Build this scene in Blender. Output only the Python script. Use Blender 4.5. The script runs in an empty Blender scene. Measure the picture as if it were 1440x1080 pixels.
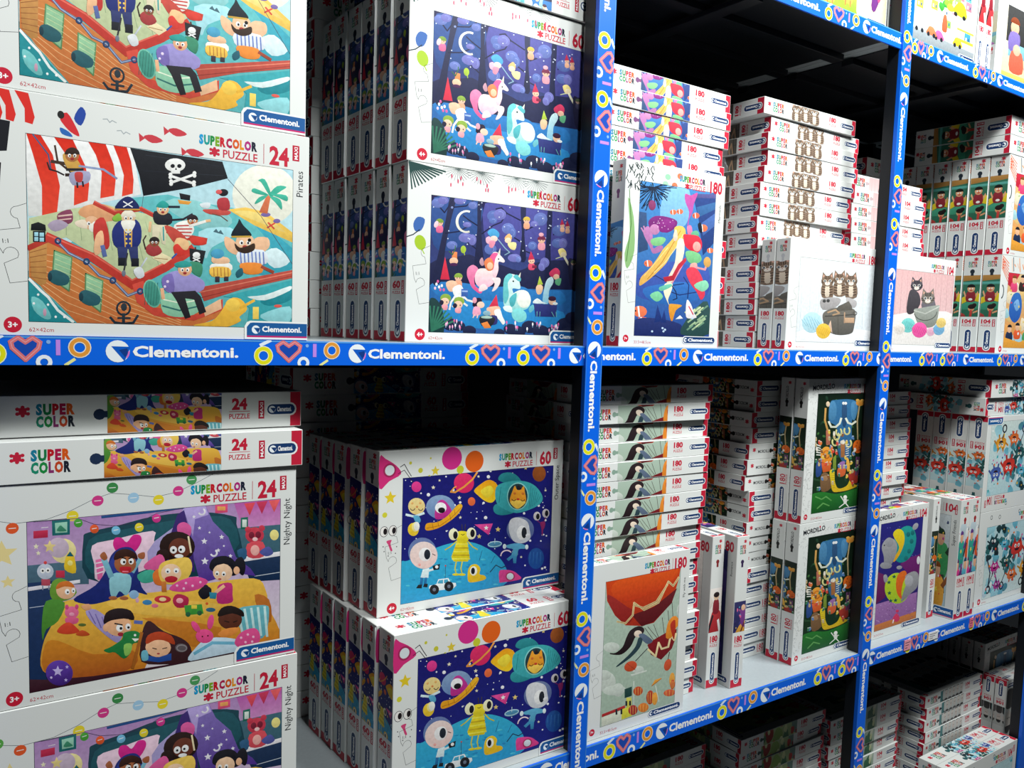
import bpy, math, random
from mathutils import Matrix, Vector
rnd = random.Random(7)
sc = bpy.context.scene
COL = sc.collection
# ------------------------------------------------------------------ camera
CAMPOS = Vector((0, -1.25, 0))
FPX, CX, CY = 1180.94, 12.07, 22.74
yaw, pit, roll = .6183, .0847, .032
fw = Vector((math.sin(yaw)*math.cos(pit), math.cos(yaw)*math.cos(pit), -math.sin(pit)))
r0 = Vector((math.cos(yaw), -math.sin(yaw), 0)); u0 = r0.cross(fw)
cr = math.cos(roll)*r0 + math.sin(roll)*u0
cu = -math.sin(roll)*r0 + math.cos(roll)*u0
cam = bpy.data.cameras.new('camera'); camo = bpy.data.objects.new('camera', cam); COL.objects.link(camo)
camo.matrix_world = Matrix(((cr.x, cu.x, -fw.x, CAMPOS.x), (cr.y, cu.y, -fw.y, CAMPOS.y), (cr.z, cu.z, -fw.z, CAMPOS.z), (0, 0, 0, 1)))
cam.sensor_width = 36; cam.lens = FPX/1440*36; cam.shift_x = -CX/1440; cam.shift_y = CY/1440; cam.clip_start = .01
sc.camera = camo
# ------------------------------------------------------------------ world and lights
w = bpy.data.worlds.new('world'); sc.world = w; w.use_nodes = True
w.node_tree.nodes['Background'].inputs[0].default_value = (.80, .90, 1, 1)
w.node_tree.nodes['Background'].inputs[1].default_value = .012
def area(name, loc, tgt, sx, sy, power, col=(1, 1, 1)):
    l = bpy.data.lights.new(name, 'AREA'); l.shape = 'RECTANGLE'; l.size = sx; l.size_y = sy; l.energy = power; l.color = col
    o = bpy.data.objects.new(name, l); COL.objects.link(o); o.location = loc
    d = Vector(tgt)-Vector(loc); o.rotation_euler = d.to_track_quat('-Z', 'Y').to_euler(); return o
area('ceiling_lamp', (2.45, -1.2, 1.95), (1.6, 0, 0), .8, .20, 80, (.97, 1, .98))
area('ceiling_lamp', (.66, -1.35, 1.95), (.75, 0, -.3), .25, .5, 34, (.97, 1, .98))
area('ceiling_lamp', (1.45, -1.3, 1.95), (.8, 0, -.2), .4, .25, 32, (.97, 1, .98))
sc.view_settings.view_transform = 'Standard'; sc.view_settings.look = 'None'
sc.view_settings.exposure = 0; sc.view_settings.gamma = 1; sc.view_settings.use_curve_mapping = False
sc.cycles.max_bounces = 6; sc.cycles.diffuse_bounces = 1; sc.cycles.use_denoising = True
# ------------------------------------------------------------------ materials
def hexlin(h):
    h = h.lstrip('#')
    if len(h) == 3: h = ''.join(c*2 for c in h)
    o = []
    for i in (0, 2, 4):
        c = int(h[i:i+2], 16)/255
        o.append(c/12.92 if c <= .04045 else ((c+.055)/1.055)**2.4)
    return tuple(o)
def mat(name, col=None, rough=.4, attr=False, coat=0., metal=0., bump=0., bscale=60, noise=0.):
    m = bpy.data.materials.new(name); m.use_nodes = True; n = m.node_tree; b = n.nodes['Principled BSDF']
    b.inputs['Roughness'].default_value = rough; b.inputs['Metallic'].default_value = metal
    b.inputs['Coat Weight'].default_value = coat; b.inputs['Coat Roughness'].default_value = .12; b.inputs['Specular IOR Level'].default_value = .3
    src = None
    if attr:
        a = n.nodes.new('ShaderNodeAttribute'); a.attribute_name = 'Col'; src = a.outputs['Color']
    else: b.inputs['Base Color'].default_value = (*col, 1)
    tc = n.nodes.new('ShaderNodeTexCoord')
    if noise:
        t = n.nodes.new('ShaderNodeTexNoise'); t.inputs['Scale'].default_value = 140; t.inputs['Detail'].default_value = 3
        n.links.new(tc.outputs['Object'], t.inputs['Vector'])
        mr = n.nodes.new('ShaderNodeMapRange'); mr.inputs[1].default_value = .3; mr.inputs[2].default_value = .7
        mr.inputs[3].default_value = 1-noise; mr.inputs[4].default_value = 1+noise
        n.links.new(t.outputs['Fac'], mr.inputs[0])
        mx = n.nodes.new('ShaderNodeVectorMath'); mx.operation = 'SCALE'
        if src: n.links.new(src, mx.inputs[0])
        else: mx.inputs[0].default_value = col
        n.links.new(mr.outputs[0], mx.inputs['Scale']); src = mx.outputs[0]
        n.links.new(src, b.inputs['Base Color'])
    elif src: n.links.new(src, b.inputs['Base Color'])
    if bump:
        t = n.nodes.new('ShaderNodeTexNoise'); t.inputs['Scale'].default_value = bscale; t.inputs['Detail'].default_value = 2
        n.links.new(tc.outputs['Object'], t.inputs['Vector'])
        bp = n.nodes.new('ShaderNodeBump'); bp.inputs['Strength'].default_value = bump; bp.inputs['Distance'].default_value = .002
        n.links.new(t.outputs['Fac'], bp.inputs['Height']); n.links.new(bp.outputs[0], b.inputs['Coat Normal'])
    return m
M_CARD = mat('white_card', (.80, .82, .80), .45, coat=.12, bump=.25, bscale=18)
M_PRINT = mat('print_ink', rough=.42, attr=True, coat=.12, bump=.25, bscale=18, noise=.10)
M_FLAT = mat('print_flat', rough=.5, attr=True, coat=.06)
M_STRIP = mat('strip_print', rough=.35, attr=True, coat=.25)
M_STEEL = mat('black_steel', (.008, .010, .014), .42)
M_SHELF = mat('grey_shelf_paint', (.42, .47, .50), .33, bump=.2, bscale=30, noise=.04)
M_FLOOR = mat('floor_vinyl', (.12, .12, .12), .4, noise=.08)
M_WRAP = bpy.data.materials.new('shrink_wrap'); M_WRAP.use_nodes = True
_b = M_WRAP.node_tree.nodes['Principled BSDF']; _b.inputs['Base Color'].default_value = (.9, .93, .95, 1)
_b.inputs['Roughness'].default_value = .12; _b.inputs['Alpha'].default_value = .8; _b.inputs['Specular IOR Level'].default_value = .9
# ------------------------------------------------------------------ mesh building
def link(o, parent=None):
    COL.objects.link(o)
    if parent: o.parent = parent
    return o
class MB:
    def __init__(s): s.v = []; s.f = []; s.c = []
    def face(s, pts, cols):
        i = len(s.v); s.v += pts; s.f.append(tuple(range(i, i+len(pts)))); s.c += cols
    def box(s, a, b, c=(1, 1, 1)):
        i = len(s.v); (x0, y0, z0), (x1, y1, z1) = a, b
        s.v += [(x0, y0, z0), (x1, y0, z0), (x1, y1, z0), (x0, y1, z0), (x0, y0, z1), (x1, y0, z1), (x1, y1, z1), (x0, y1, z1)]
        for q in ((0, 3, 2, 1), (4, 5, 6, 7), (0, 1, 5, 4), (1, 2, 6, 5), (2, 3, 7, 6), (3, 0, 4, 7)): s.f.append(tuple(i+k for k in q))
        s.c += [c]*8; return s
    def mesh(s, name, m):
        me = bpy.data.meshes.new(name); me.from_pydata(s.v, [], s.f); me.materials.append(m)
        a = me.color_attributes.new('Col', 'FLOAT_COLOR', 'POINT')
        buf = []
        for c in s.c: buf += [c[0], c[1], c[2], 1.]
        a.data.foreach_set('color', buf); me.update(); return me
def obj(name, mb, m, parent=None, bevel=0):
    me = mb if isinstance(mb, bpy.types.Mesh) else mb.mesh(name, m)
    o = bpy.data.objects.new(name, me); link(o, parent)
    if bevel:
        b = o.modifiers.new('bevel', 'BEVEL'); b.width = bevel; b.segments = 2; b.limit_method = 'ANGLE'
    return o
# ------------------------------------------------------------------ lettering (Blender's own font)
_txt = {}
def glyphs(s, bold=.02):
    k = (s, bold)
    if k not in _txt:
        c = bpy.data.curves.new('t', 'FONT'); c.body = s; c.resolution_u = 2; c.offset = bold
        o = bpy.data.objects.new('t', c); COL.objects.link(o)
        dg = bpy.context.evaluated_depsgraph_get(); me = o.evaluated_get(dg).to_mesh()
        vs = [(v.co.x, v.co.y) for v in me.vertices]; fs = [tuple(p.vertices) for p in me.polygons]
        bpy.data.objects.remove(o); bpy.data.curves.remove(c)
        x0 = min(v[0] for v in vs); x1 = max(v[0] for v in vs); y1 = max(v[1] for v in vs); y0 = min(v[1] for v in vs)
        _txt[k] = ([(v[0]-x0, v[1]) for v in vs], fs, x1-x0, y0, y1)
    return _txt[k]
# ------------------------------------------------------------------ flat print: a list of coloured shapes in a plane
class Pr:
    def __init__(s, quad=None): s.it = []; s.H = homog(quad) if quad else None
    def add(s, polys, c):
        if isinstance(c, str): c = hexlin(c)
        elif isinstance(c, tuple) and isinstance(c[0], str): c = (hexlin(c[0]), hexlin(c[1]))
        if s.H: polys = [[hmap(s.H, p) for p in q] for q in polys]
        s.it.append((polys, c)); return s
    def poly(s, pts, c): return s.add([list(zip(pts[::2], pts[1::2])) if not isinstance(pts[0], tuple) else pts], c)
    def rect(s, x0, y0, x1, y1, c): return s.add([[(x0, y0), (x1, y0), (x1, y1), (x0, y1)]], c)
    def ell(s, x, y, rx, ry=None, c='#fff', rot=0, n=18, a0=0, a1=360):
        if ry is None: ry = rx
        cc, ss = math.cos(math.radians(rot)), math.sin(math.radians(rot)); p = []
        for i in range(n if a1-a0 == 360 else n+1):
            a = math.radians(a0+(a1-a0)*i/n); ex, ey = rx*math.cos(a), ry*math.sin(a)
            p.append((x+ex*cc-ey*ss, y+ex*ss+ey*cc))
        return s.add([p], c)
    def ring(s, x, y, r, wd, c, n=20, a0=0, a1=360, ry=None, rot=0):
        ry = ry or r; cc, ss = math.cos(math.radians(rot)), math.sin(math.radians(rot)); q = []
        def P(a, k): ex, ey = (r+k)*math.cos(a), (ry+k)*math.sin(a); return (x+ex*cc-ey*ss, y+ex*ss+ey*cc)
        for i in range(n):
            a, b = math.radians(a0+(a1-a0)*i/n), math.radians(a0+(a1-a0)*(i+1)/n)
            q.append([P(a, -wd/2), P(a, wd/2), P(b, wd/2), P(b, -wd/2)])
        return s.add(q, c)
    def line(s, pts, wd, c):
        if not isinstance(pts[0], tuple): pts = list(zip(pts[::2], pts[1::2]))
        q = []
        for a, b in zip(pts, pts[1:]):
            dx, dy = b[0]-a[0], b[1]-a[1]; L = math.hypot(dx, dy) or 1; nx, ny = -dy/L*wd/2, dx/L*wd/2; ex, ey = dx/L*wd*.3, dy/L*wd*.3
            q.append([(a[0]+nx-ex, a[1]+ny-ey), (b[0]+nx+ex, b[1]+ny+ey), (b[0]-nx+ex, b[1]-ny+ey), (a[0]-nx-ex, a[1]-ny-ey)])
        return s.add(q, c)
    def blob(s, pts, c, k=3):
        if not isinstance(pts[0], tuple): pts = list(zip(pts[::2], pts[1::2]))
        n = len(pts); out = []
        for i in range(n):
            p0, p1, p2, p3 = pts[i-1], pts[i], pts[(i+1) % n], pts[(i+2) % n]
            for j in range(k):
                t = j/k
                out.append(tuple(.5*((2*p1[d])+(-p0[d]+p2[d])*t+(2*p0[d]-5*p1[d]+4*p2[d]-p3[d])*t*t+(-p0[d]+3*p1[d]-3*p2[d]+p3[d])*t**3) for d in (0, 1)))
        return s.add([out], c)
    def star(s, x, y, r, c, n=5, k=.45, rot=-90):
        return s.add([[(x+r*(1 if i % 2 == 0 else k)*math.cos(math.radians(rot+180*i/n)), y+r*(1 if i % 2 == 0 else k)*math.sin(math.radians(rot+180*i/n))) for i in range(2*n)]], c)
    def text(s, t, x, y, h, c, rot=0, bold=.02, wid=None, al='l', cap=.73):
        vs, fs, tw, y0, y1 = glyphs(t, bold); k = h/cap; kx = (wid/tw) if wid else k
        ox = {'l': 0, 'c': -tw*kx/2, 'r': -tw*kx}[al]; cc, ss = math.cos(math.radians(rot)), math.sin(math.radians(rot))
        P = []
        for a, b in vs: ex, ey = ox+a*kx, b*k; P.append((x+ex*cc-ey*ss, y+ex*ss+ey*cc))
        return s.add([[P[i] for i in f] for f in fs], c)
def homog(q):
    # photo quad TL,TR,BR,BL -> unit square (0,1),(1,1),(1,0),(0,0)
    import numpy as np
    A = []; B = []
    for (x, y), (u, v) in zip(q, ((0, 1), (1, 1), (1, 0), (0, 0))):
        A.append([x, y, 1, 0, 0, 0, -u*x, -u*y]); B.append(u); A.append([0, 0, 0, x, y, 1, -v*x, -v*y]); B.append(v)
    return list(map(float, np.linalg.solve(np.array(A, float), np.array(B, float))))+[1.]
def hmap(h, p):
    x, y = p; d = h[6]*x+h[7]*y+1; return ((h[0]*x+h[1]*y+h[2])/d, (h[3]*x+h[4]*y+h[5])/d)
def clip(poly, x0, y0, x1, y1):
    for ax, lim, sg in ((0, x0, 1), (0, x1, -1), (1, y0, 1), (1, y1, -1)):
        out = []; n = len(poly)
        if not n: return []
        for i in range(n):
            a, b = poly[i-1], poly[i]; ia = (a[ax]-lim)*sg >= 0; ib = (b[ax]-lim)*sg >= 0
            if ia != ib:
                t = (lim-a[ax])/(b[ax]-a[ax]); out.append((a[0]+(b[0]-a[0])*t, a[1]+(b[1]-a[1])*t))
            if ib: out.append(b)
        poly = out
    return poly
def layers(items, base=0, eps=1e-9):
    """every shape goes just above the shapes it overlaps"""
    res = []; bb = []
    for polys, c in items:
        xs = [p[0] for q in polys for p in q]; ys = [p[1] for q in polys for p in q]
        if not xs: continue
        b = (min(xs), min(ys), max(xs), max(ys)); L = base
        for (o, l) in bb:
            if l >= L and o[0] < b[2]-eps and o[2] > b[0]+eps and o[1] < b[3]-eps and o[3] > b[1]+eps: L = l+1
        bb.append((b, L)); res.append((polys, c, L))
    return res
EPS = 9e-6
def emit(mb, items, f, base=1, cl=None, T=None):
    """items -> faces; T maps canvas to face metres (x,y); f maps (x,y,layer height) to 3-D; cl clips before T"""
    it = []
    for polys, c in items:
        q = []
        for p in polys:
            if cl: p = clip(p, *cl)
            if len(p) >= 3: q.append([T(a) for a in p] if T else p)
        if q: it.append((q, c))
    top = base
    for polys, c, L in layers(it, base):
        h = L*EPS; top = max(top, L)
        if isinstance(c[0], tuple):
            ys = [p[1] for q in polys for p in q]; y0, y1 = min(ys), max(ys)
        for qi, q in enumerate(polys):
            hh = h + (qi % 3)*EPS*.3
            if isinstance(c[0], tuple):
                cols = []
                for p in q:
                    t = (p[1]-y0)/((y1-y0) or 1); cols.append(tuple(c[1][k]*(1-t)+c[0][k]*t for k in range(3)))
            else: cols = [c]*len(q)
            mb.face([f(p[0], p[1], hh) for p in q], cols)
    return top
def tag(o, label, cat, group=None, kind=None):
    if label: o['label'] = label
    if cat: o['category'] = cat
    if group: o['group'] = group
    if kind: o['kind'] = kind
    return o
# ------------------------------------------------------------------ the printed elements shared by all boxes
CY_, GR_, RD_, OR_, DK_ = '#18a8d8', '#2e9a50', '#d81e3a', '#f08a1c', '#1c2430'
LETC = ['#0c9cd4', '#0c9c94', '#148c40', '#78a81c', '#cc1424', '#b4144c', '#dc5810', '#e8940c', '#b4247c', '#141c34']
SHR = ['#0c7c9c', '#107c44', '#c41424', '#b4144c', '#dc5810', '#148c6c', '#148c40', '#8c2c6c', '#c8441c', '#141c2c']
CRIM = '#c8203c'; NAVY = '#123c78'; BLUE = '#1668d8'
def piece(p, x, y, s, c=CRIM):   # little jigsaw piece
    p.rect(x-s*.32, y-s*.32, x+s*.32, y+s*.32, c)
    for dx, dy in ((-.42, -.22), (-.42, .22), (.42, .22), (.42, -.22), (0, 0.38), (0, -.38)): p.ell(x+dx*s, y+dy*s, s*.17, c=c, n=8)
def super_word(p, x, y, h, wid, two=False, dark=False):
    def run(word, x, y, wid, cs):
        tw = sum(glyphs(ch, .06)[2]+.06 for ch in word); k = wid/tw
        for ch, c in zip(word, cs):
            g = glyphs(ch, .06)[2]; p.text(ch, x, y, h, c, bold=.06, wid=g*k); x += (g+.06)*k
    if two:
        run('SUPER', x, y+h*1.18, wid, SHR[:5]); run('COLOR', x, y, wid, SHR[5:])
    else: run('SUPERCOLOR', x, y, wid, LETC)
def logo(p, x, y, r, back, wedge='#123c78', rot=0):
    p.ell(x, y, r, c='#f4faff', n=20)
    a = math.radians(rot); ca, sa = math.cos(a), math.sin(a)
    R = lambda u, v: (x+(u*ca-v*sa)*r, y+(u*sa+v*ca)*r)
    p.poly([R(-.55, .45), R(1.02, .42), R(.92, -.1), R(.55, -.9)], back)
    p.poly([R(.1, .12), R(.8, .28), R(.86, -.1), R(.62, -.55)], wedge)
def brandword(p, x, y, h, c='#fff', wid=None, rot=0): p.text('Clementoni.', x, y, h, c, rot=rot, bold=.035, wid=wid)
def rrect(p, x0, y0, x1, y1, r, c):
    P = []
    for cx, cy, a in ((x1-r, y1-r, 0), (x0+r, y1-r, 90), (x0+r, y0+r, 180), (x1-r, y0+r, 270)):
        for i in range(4): t = math.radians(a+i*30); P.append((cx+r*math.cos(t), cy+r*math.sin(t)))
    p.poly(P, c)
def pill(p, x0, y0, x1, y1, vert=False):
    """little navy lozenge with the maker's name; vert: name reads bottom to top"""
    r = min(x1-x0, y1-y0)/2
    rrect(p, x0-r*.35, y0-r*.35, x1+r*.35, y1+r*.35, r*1.3, '#f2f4f2'); rrect(p, x0, y0, x1, y1, r*.95, '#12386c')
    if vert:
        logo(p, (x0+x1)/2, y0+r, r*.7, '#12386c', rot=90); brandword(p, (x0+x1)/2+r*.42, y0+r*2, r*.95, wid=(y1-y0)-r*2.7, rot=90)
    else:
        logo(p, x0+r, (y0+y1)/2, r*.7, '#12386c'); brandword(p, x0+r*2, (y0+y1)/2-r*.42, r*.95, wid=(x1-x0)-r*2.7)
def maxi_badge(p, x0, y0, x1, y1):
    p.rect(x0, y0, x1, y1, '#c01838'); p.text('MAXI', (x0+x1)/2+(x1-x0)*.27, y0+(y1-y0)*.1, (x1-x0)*.52, '#fff', rot=90, wid=(y1-y0)*.8)
def crop(p, items, art_w, art_h, cu0, cv0, du, x0, y0, x1, y1):
    """a window of the cover picture, as seen on the narrow sides"""
    k = (x1-x0)/(du*art_w); dv = (y1-y0)/k/art_h
    T = lambda q: (x0+(q[0]-cu0)*art_w*k, y0+(q[1]-cv0)*art_h*k)
    for polys, c in items:
        q = []
        for a in polys:
            a = clip(a, cu0, cv0, cu0+du, cv0+dv)
            if len(a) >= 3: q.append([T(b) for b in a])
        if q: p.it.append((q, c))
def side_h(K, L):
    T = K['T']; p = Pr(); e = .0012
    short = L < .3
    p.rect(L*.957, e, L-e, T-e, CRIM)
    h = min(T*.22, .0125)
    q0 = .072 if K['maxi'] else .05
    piece(p, L*q0, T*.62, T*.26)
    if K.get('style') == 'doodle': p.text('MORDILLO', L*.09, T*.4, T*.2, '#20242c', wid=L*.14)
    else: super_word(p, L*(q0+.037), T*.24, h*1.15, L*.115, two=True)
    a, b = ((.25*L, .64*L) if not K['maxi'] else (.32*L, .70*L))
    aw, ah = K['pw'], K['ph']
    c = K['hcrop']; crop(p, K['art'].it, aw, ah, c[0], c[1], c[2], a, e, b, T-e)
    kc = K['knob']; p.ell(a-.010, T*.5, T*.14, c=kc, n=12); p.rect(a-.012, T*.42, a+.0005, T*.58, kc)
    nx = .70*L if not K['maxi'] else .735*L
    p.text(K['num'], nx+.03*L, T*.53, T*.30, CRIM, al='c', wid=.056*L if len(K['num']) == 2 else .076*L, bold=.05)
    p.rect(nx-.008*L, T*.46, nx+.068*L, T*.475, CRIM); p.text('PUZZLE', nx-.008*L, T*.27, T*.14, CRIM, wid=.076*L, bold=.02)
    if K['maxi']: maxi_badge(p, L*.835, T*.25, L*.857, T*.75)
    pill(p, L*.868 if K['maxi'] else L*.825, T*.36, L*.975, T*.64)
    return p
def side_v(K, L):
    T = K['T']; p = Pr(); e = .0012
    p.rect(e, e, T-e, .021 if not K['maxi'] else .018, CRIM)
    piece(p, T*.66, L*.965, T*.2)
    if K.get('style') == 'doodle': p.text('MORDILLO', T*.58, L*.84, T*.2, '#20242c', rot=90, wid=L*.1)
    else: super_word(p, T*.26, L*.885, L*.026, T*.5, two=True)
    c = K['vcrop']; y0, y1 = L*.37, L*.80
    if K.get('vart'):
        for polys, cc in K['vart'].it:
            q = [[(e+(T-2*e)*u, y0+(y1-y0)*v) for u, v in clip(a, 0, 0, 1, 1)] for a in polys]; q = [a for a in q if len(a) > 2]
            if q: p.it.append((q, cc))
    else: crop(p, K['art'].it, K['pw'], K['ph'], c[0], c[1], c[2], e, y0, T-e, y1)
    kc = K['knob']; p.ell(T*.5, y1+.012, T*.13, c=kc, n=12); p.rect(T*.42, y1-.001, T*.58, y1+.012, kc)
    if K.get('style') == 'doodle':
        p.text(K['num'], T*.7, L*.29, T*.42, CRIM, rot=90, al='c', wid=L*.07); p.text('PUZZLE', T*.85, L*.29, T*.12, CRIM, rot=90, al='c', wid=L*.07)
    else:
        nw = T*.52 if K['maxi'] else T*.62; nx = T*.38 if K['maxi'] else T*.5
        p.text(K['num'], nx, L*.305, L*.040, CRIM, al='c', wid=nw, bold=.05); p.rect(nx-nw/2, L*.295, nx+nw/2, L*.298, CRIM)
        p.text('PUZZLE', nx, L*.272, L*.016, CRIM, al='c', wid=nw, bold=.02)
        if K['maxi']: maxi_badge(p, T*.72, L*.27, T*.88, L*.345)
    pill(p, T*.34, L*.03, T*.66, L*.235, vert=True)
    return p
def cover(K):
    """four prints: picture, lettering, brand label, age badge (metres on the cover, origin bottom left)"""
    W, H = K['W'], K['H']; pr = K['pr']; out = {}
    x0, y0, x1, y1 = W*pr[0], H*pr[1], W*pr[2], H*pr[3]
    pic = Pr(); pic.rect(x0-.0006, y0-.0006, x1+.0006, y1+.0006, '#202830')
    for polys, c in K['art'].it:
        q = []
        for a in polys:
            a = clip(a, 0, 0, 1, 1)
            if len(a) >= 3: q.append([(x0+b[0]*(x1-x0), y0+b[1]*(y1-y0)) for b in a])
        if q: pic.it.append((q, c))
    out['cover_picture'] = pic
    t = Pr()
    big = K['maxi'] and not K.get('small')
    land = W > H
    if land: sx0, sx1, nx0, nx1, ty = (.617, .813, .855, .925, .895) if K['maxi'] else (.645, .83, .875, .97, .895)
    else: sx0, sx1, nx0, nx1, ty = .52, .785, .835, .965, .93
    hh = (sx1-sx0)*W*.15
    super_word(t, W*sx0, H*ty, hh, W*(sx1-sx0)); px = sx0+(sx1-sx0)*.40
    piece(t, W*(px-.028), H*ty-hh*.75, hh*1.0); t.text('PUZZLE', W*px, H*ty-hh*1.25, hh*.95, CRIM, wid=W*(sx1-px), bold=.012)
    t.rect(W*(sx1+nx0)/2, H*ty-hh*1.3, W*(sx1+nx0)/2+.0008, H*ty+hh, CRIM)
    t.text(K['num'], W*nx0, H*ty-hh*1.2, hh*2.15, CRIM, wid=W*(nx1-nx0), bold=.035)
    if K['maxi']: maxi_badge(t, W*.938, H*.876, W*.963, H*.95)
    if K.get('style') == 'doodle':
        t.text('MORDILLO', W*.06, H*(ty-.01), hh*1.1, '#181c24', wid=W*.32, bold=.03, rot=3); t.ell(W*.30, H*(ty+.03), .003, c=CRIM)
    out['cover_title'] = t; t = Pr(); s_ = t
    if K.get('title'): t.text(K['title'], W*(x1/W+1)/2+.003, H*.83, .0105 if K['maxi'] else .007, '#23282e', rot=90, al='r', bold=0)
    t.text(K.get('size', '62×42cm'), x0, H*.018, H*.018, CRIM, bold=-.005)
    out['series_name'] = t; t = Pr()
    # outline of one piece at true size
    mx = x0-.001; cy = H*.33; s = min(x0*.85, .035); L = [(mx, cy+s*1.9)]
    for a in range(90, 300, 30): L.append((mx-s*.28+s*.22*math.cos(math.radians(a)), cy+s*1.55+s*.22*math.sin(math.radians(a))))
    L += [(mx-s*.2, cy+s*1.0), (mx-s*.95, cy+s*.85), (mx-s*.85, cy+s*.25)]
    for a in range(180, -60, -30): L.append((mx-s*.5+s*.24*math.cos(math.radians(a)), cy+s*.05+s*.24*math.sin(math.radians(a))))
    L += [(mx-s*.72, cy-s*.3), (mx-s*.55, cy-s*1.0), (mx, cy-s*.9)]
    t.line(L, .0005 if K['maxi'] else .0004, '#30343a')
    if x0 > .03: t.text('1:1', mx-s*.75, cy+s*.42, s*.16, '#23282e', rot=5, bold=0)
    out['true_size_piece'] = t; t = Pr()
    if K.get('extra'): K['extra'](t, W, H)
    out['margin_drawings'] = t
    b = Pr()
    if K['maxi']:
        u0 = .77; b.poly([(W*u0, 0.0012), (W*u0, H*.065), (W*(u0+.008), H*.085), (W*(u0+.02), H*.092), (W-.001, H*.092), (W-.001, .0012)], '#f2f4f2')
        b.poly([(W*(u0+.008), 0.004), (W*(u0+.008), H*.062), (W*(u0+.02), H*.082), (W*(u0+.03), H*.084), (W-.001, H*.084), (W-.001, .004)], '#c8206c')
        b.poly([(W*(u0+.008), .0065), (W*(u0+.008), H*.062), (W*(u0+.02), H*.082), (W*(u0+.03), H*.084), (W-.001, H*.084), (W-.001, .0065)], '#155a9c')
        logo(b, W*(u0+.04), H*.05, H*.02, '#155a9c'); brandword(b, W*(u0+.062), H*.041, H*.027, wid=W*.145)
    else:
        u0, u1, v = (.76, 1.0, .075) if land else (.62, .97, .045)
        yy = H*v; r = H*.032 if land else H*.022
        rrect(b, W*u0, yy-r, W*u1-.001, yy+r, r*.9, '#f2f4f2'); rrect(b, W*u0+.002, yy-r+.0015, W*u1-.002, yy+r-.0015, r*.8, '#12386c')
        logo(b, W*u0+r*1.1, yy, r*.55, '#12386c'); brandword(b, W*u0+r*2, yy-r*.35, r*.8, wid=W*(u1-u0)-r*2.8)
    out['brand_label'] = b
    a = Pr(); ax = W*.072 if K['maxi'] else x0*.45; ar = H*.033 if K['maxi'] else (.0075)
    a.ell(ax, H*.045, ar, c='#cc1c38', n=24); a.text(K['age'], ax, H*.045-ar*.35, ar*.75, '#fff', al='c', bold=.03)
    out['age_badge'] = a
    return out
KIND = {}
def make_kind(name, **K):
    K.setdefault('knob', '#2a3038'); K.setdefault('hcrop', (.1, .35, .8)); K.setdefault('vcrop', (.4, .2, .2)); K.setdefault('age', '7+')
    W, H, T = K['W'], K['H'], K['T']
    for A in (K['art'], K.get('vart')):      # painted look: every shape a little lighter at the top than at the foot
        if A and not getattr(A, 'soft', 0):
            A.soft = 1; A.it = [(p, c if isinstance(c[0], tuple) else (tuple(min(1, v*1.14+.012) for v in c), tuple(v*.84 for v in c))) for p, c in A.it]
    K.setdefault('pr', (.115, .06, .94, .83) if K['maxi'] else (.11, .075, .985, .84) if W > H else (.14, .062, .90, .895))
    K['pw'] = W*(K['pr'][2]-K['pr'][0]); K['ph'] = H*(K['pr'][3]-K['pr'][1])
    me = {}
    mb = MB(); mb.box((0, 0, 0), (W, T, H)); me['carton'] = mb.mesh('carton', M_CARD)
    for n, p in cover(K).items():
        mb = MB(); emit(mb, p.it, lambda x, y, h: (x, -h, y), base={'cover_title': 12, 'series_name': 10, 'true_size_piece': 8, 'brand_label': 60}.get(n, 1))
        if not mb.f: continue
        me[n] = mb.mesh(n, M_PRINT if n == 'cover_picture' else M_FLAT)
    mb = MB(); land = W > H
    hW = side_h(K, W).it
    emit(mb, hW, lambda x, y, h: (x, T-y, -h)); emit(mb, hW, lambda x, y, h: (x, y, H+h))
    v = side_v(K, H).it
    emit(mb, v, lambda x, y, h: (-h, T-x, y))
    if land or K.get('rv'): emit(mb, v, lambda x, y, h: (W+h, x, y))
    else: emit(mb, side_h(K, H).it, lambda x, y, h: (W+h, T-y, x))
    me['side_print'] = mb.mesh('side_print', M_FLAT)
    K['me'] = me; KIND[name] = K
RX = Matrix.Rotation(math.radians(-90), 3, 'X')
ORI = {'up': Matrix.Identity(3), 'down': Matrix.Rotation(math.pi, 3, 'Y'), 'flat': RX, 'flatt': Matrix.Rotation(math.pi, 3, 'Z') @ RX,
       'flatr': Matrix(((0, 0, 1), (-1, 0, 0), (0, -1, 0))), 'flatl': Matrix(((0, 0, -1), (1, 0, 0), (0, -1, 0))),
       'flatx': Matrix(((0, 0, 1), (1, 0, 0), (0, 1, 0))),
       'side': Matrix.Rotation(math.radians(90), 3, 'Z'), 'sidel': Matrix.Rotation(math.radians(-90), 3, 'Z')}
def size(kind, o):
    K = KIND[kind]; R = ORI[o]; v = [R @ Vector((x, y, z)) for x in (0, K['W']) for y in (0, K['T']) for z in (0, K['H'])]
    lo = Vector([min(a[i] for a in v) for i in range(3)]); hi = Vector([max(a[i] for a in v) for i in range(3)]); return lo, hi-lo
_seam = {}
def seam_mesh(H, x):
    if (H, x) not in _seam:
        mb = MB(); R = random.Random(int(H*1000)); n = 14; s = 1 if x == 0 else -1
        for k in range(n):      # crimped fin of the shrink wrap along the front edge
            z0, z1 = H*(.01+.98*k/n), H*(.01+.98*(k+1)/n); w = .0022+R.uniform(-.0007, .0005); mb.box((min(x, x-s*w), .0006, z0), (max(x, x-s*w), .0014+R.uniform(0, .0006), z1))
        _seam[(H, x)] = mb.mesh('wrap_seam', M_WRAP)
    return _seam[(H, x)]
NB = [0]
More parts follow.
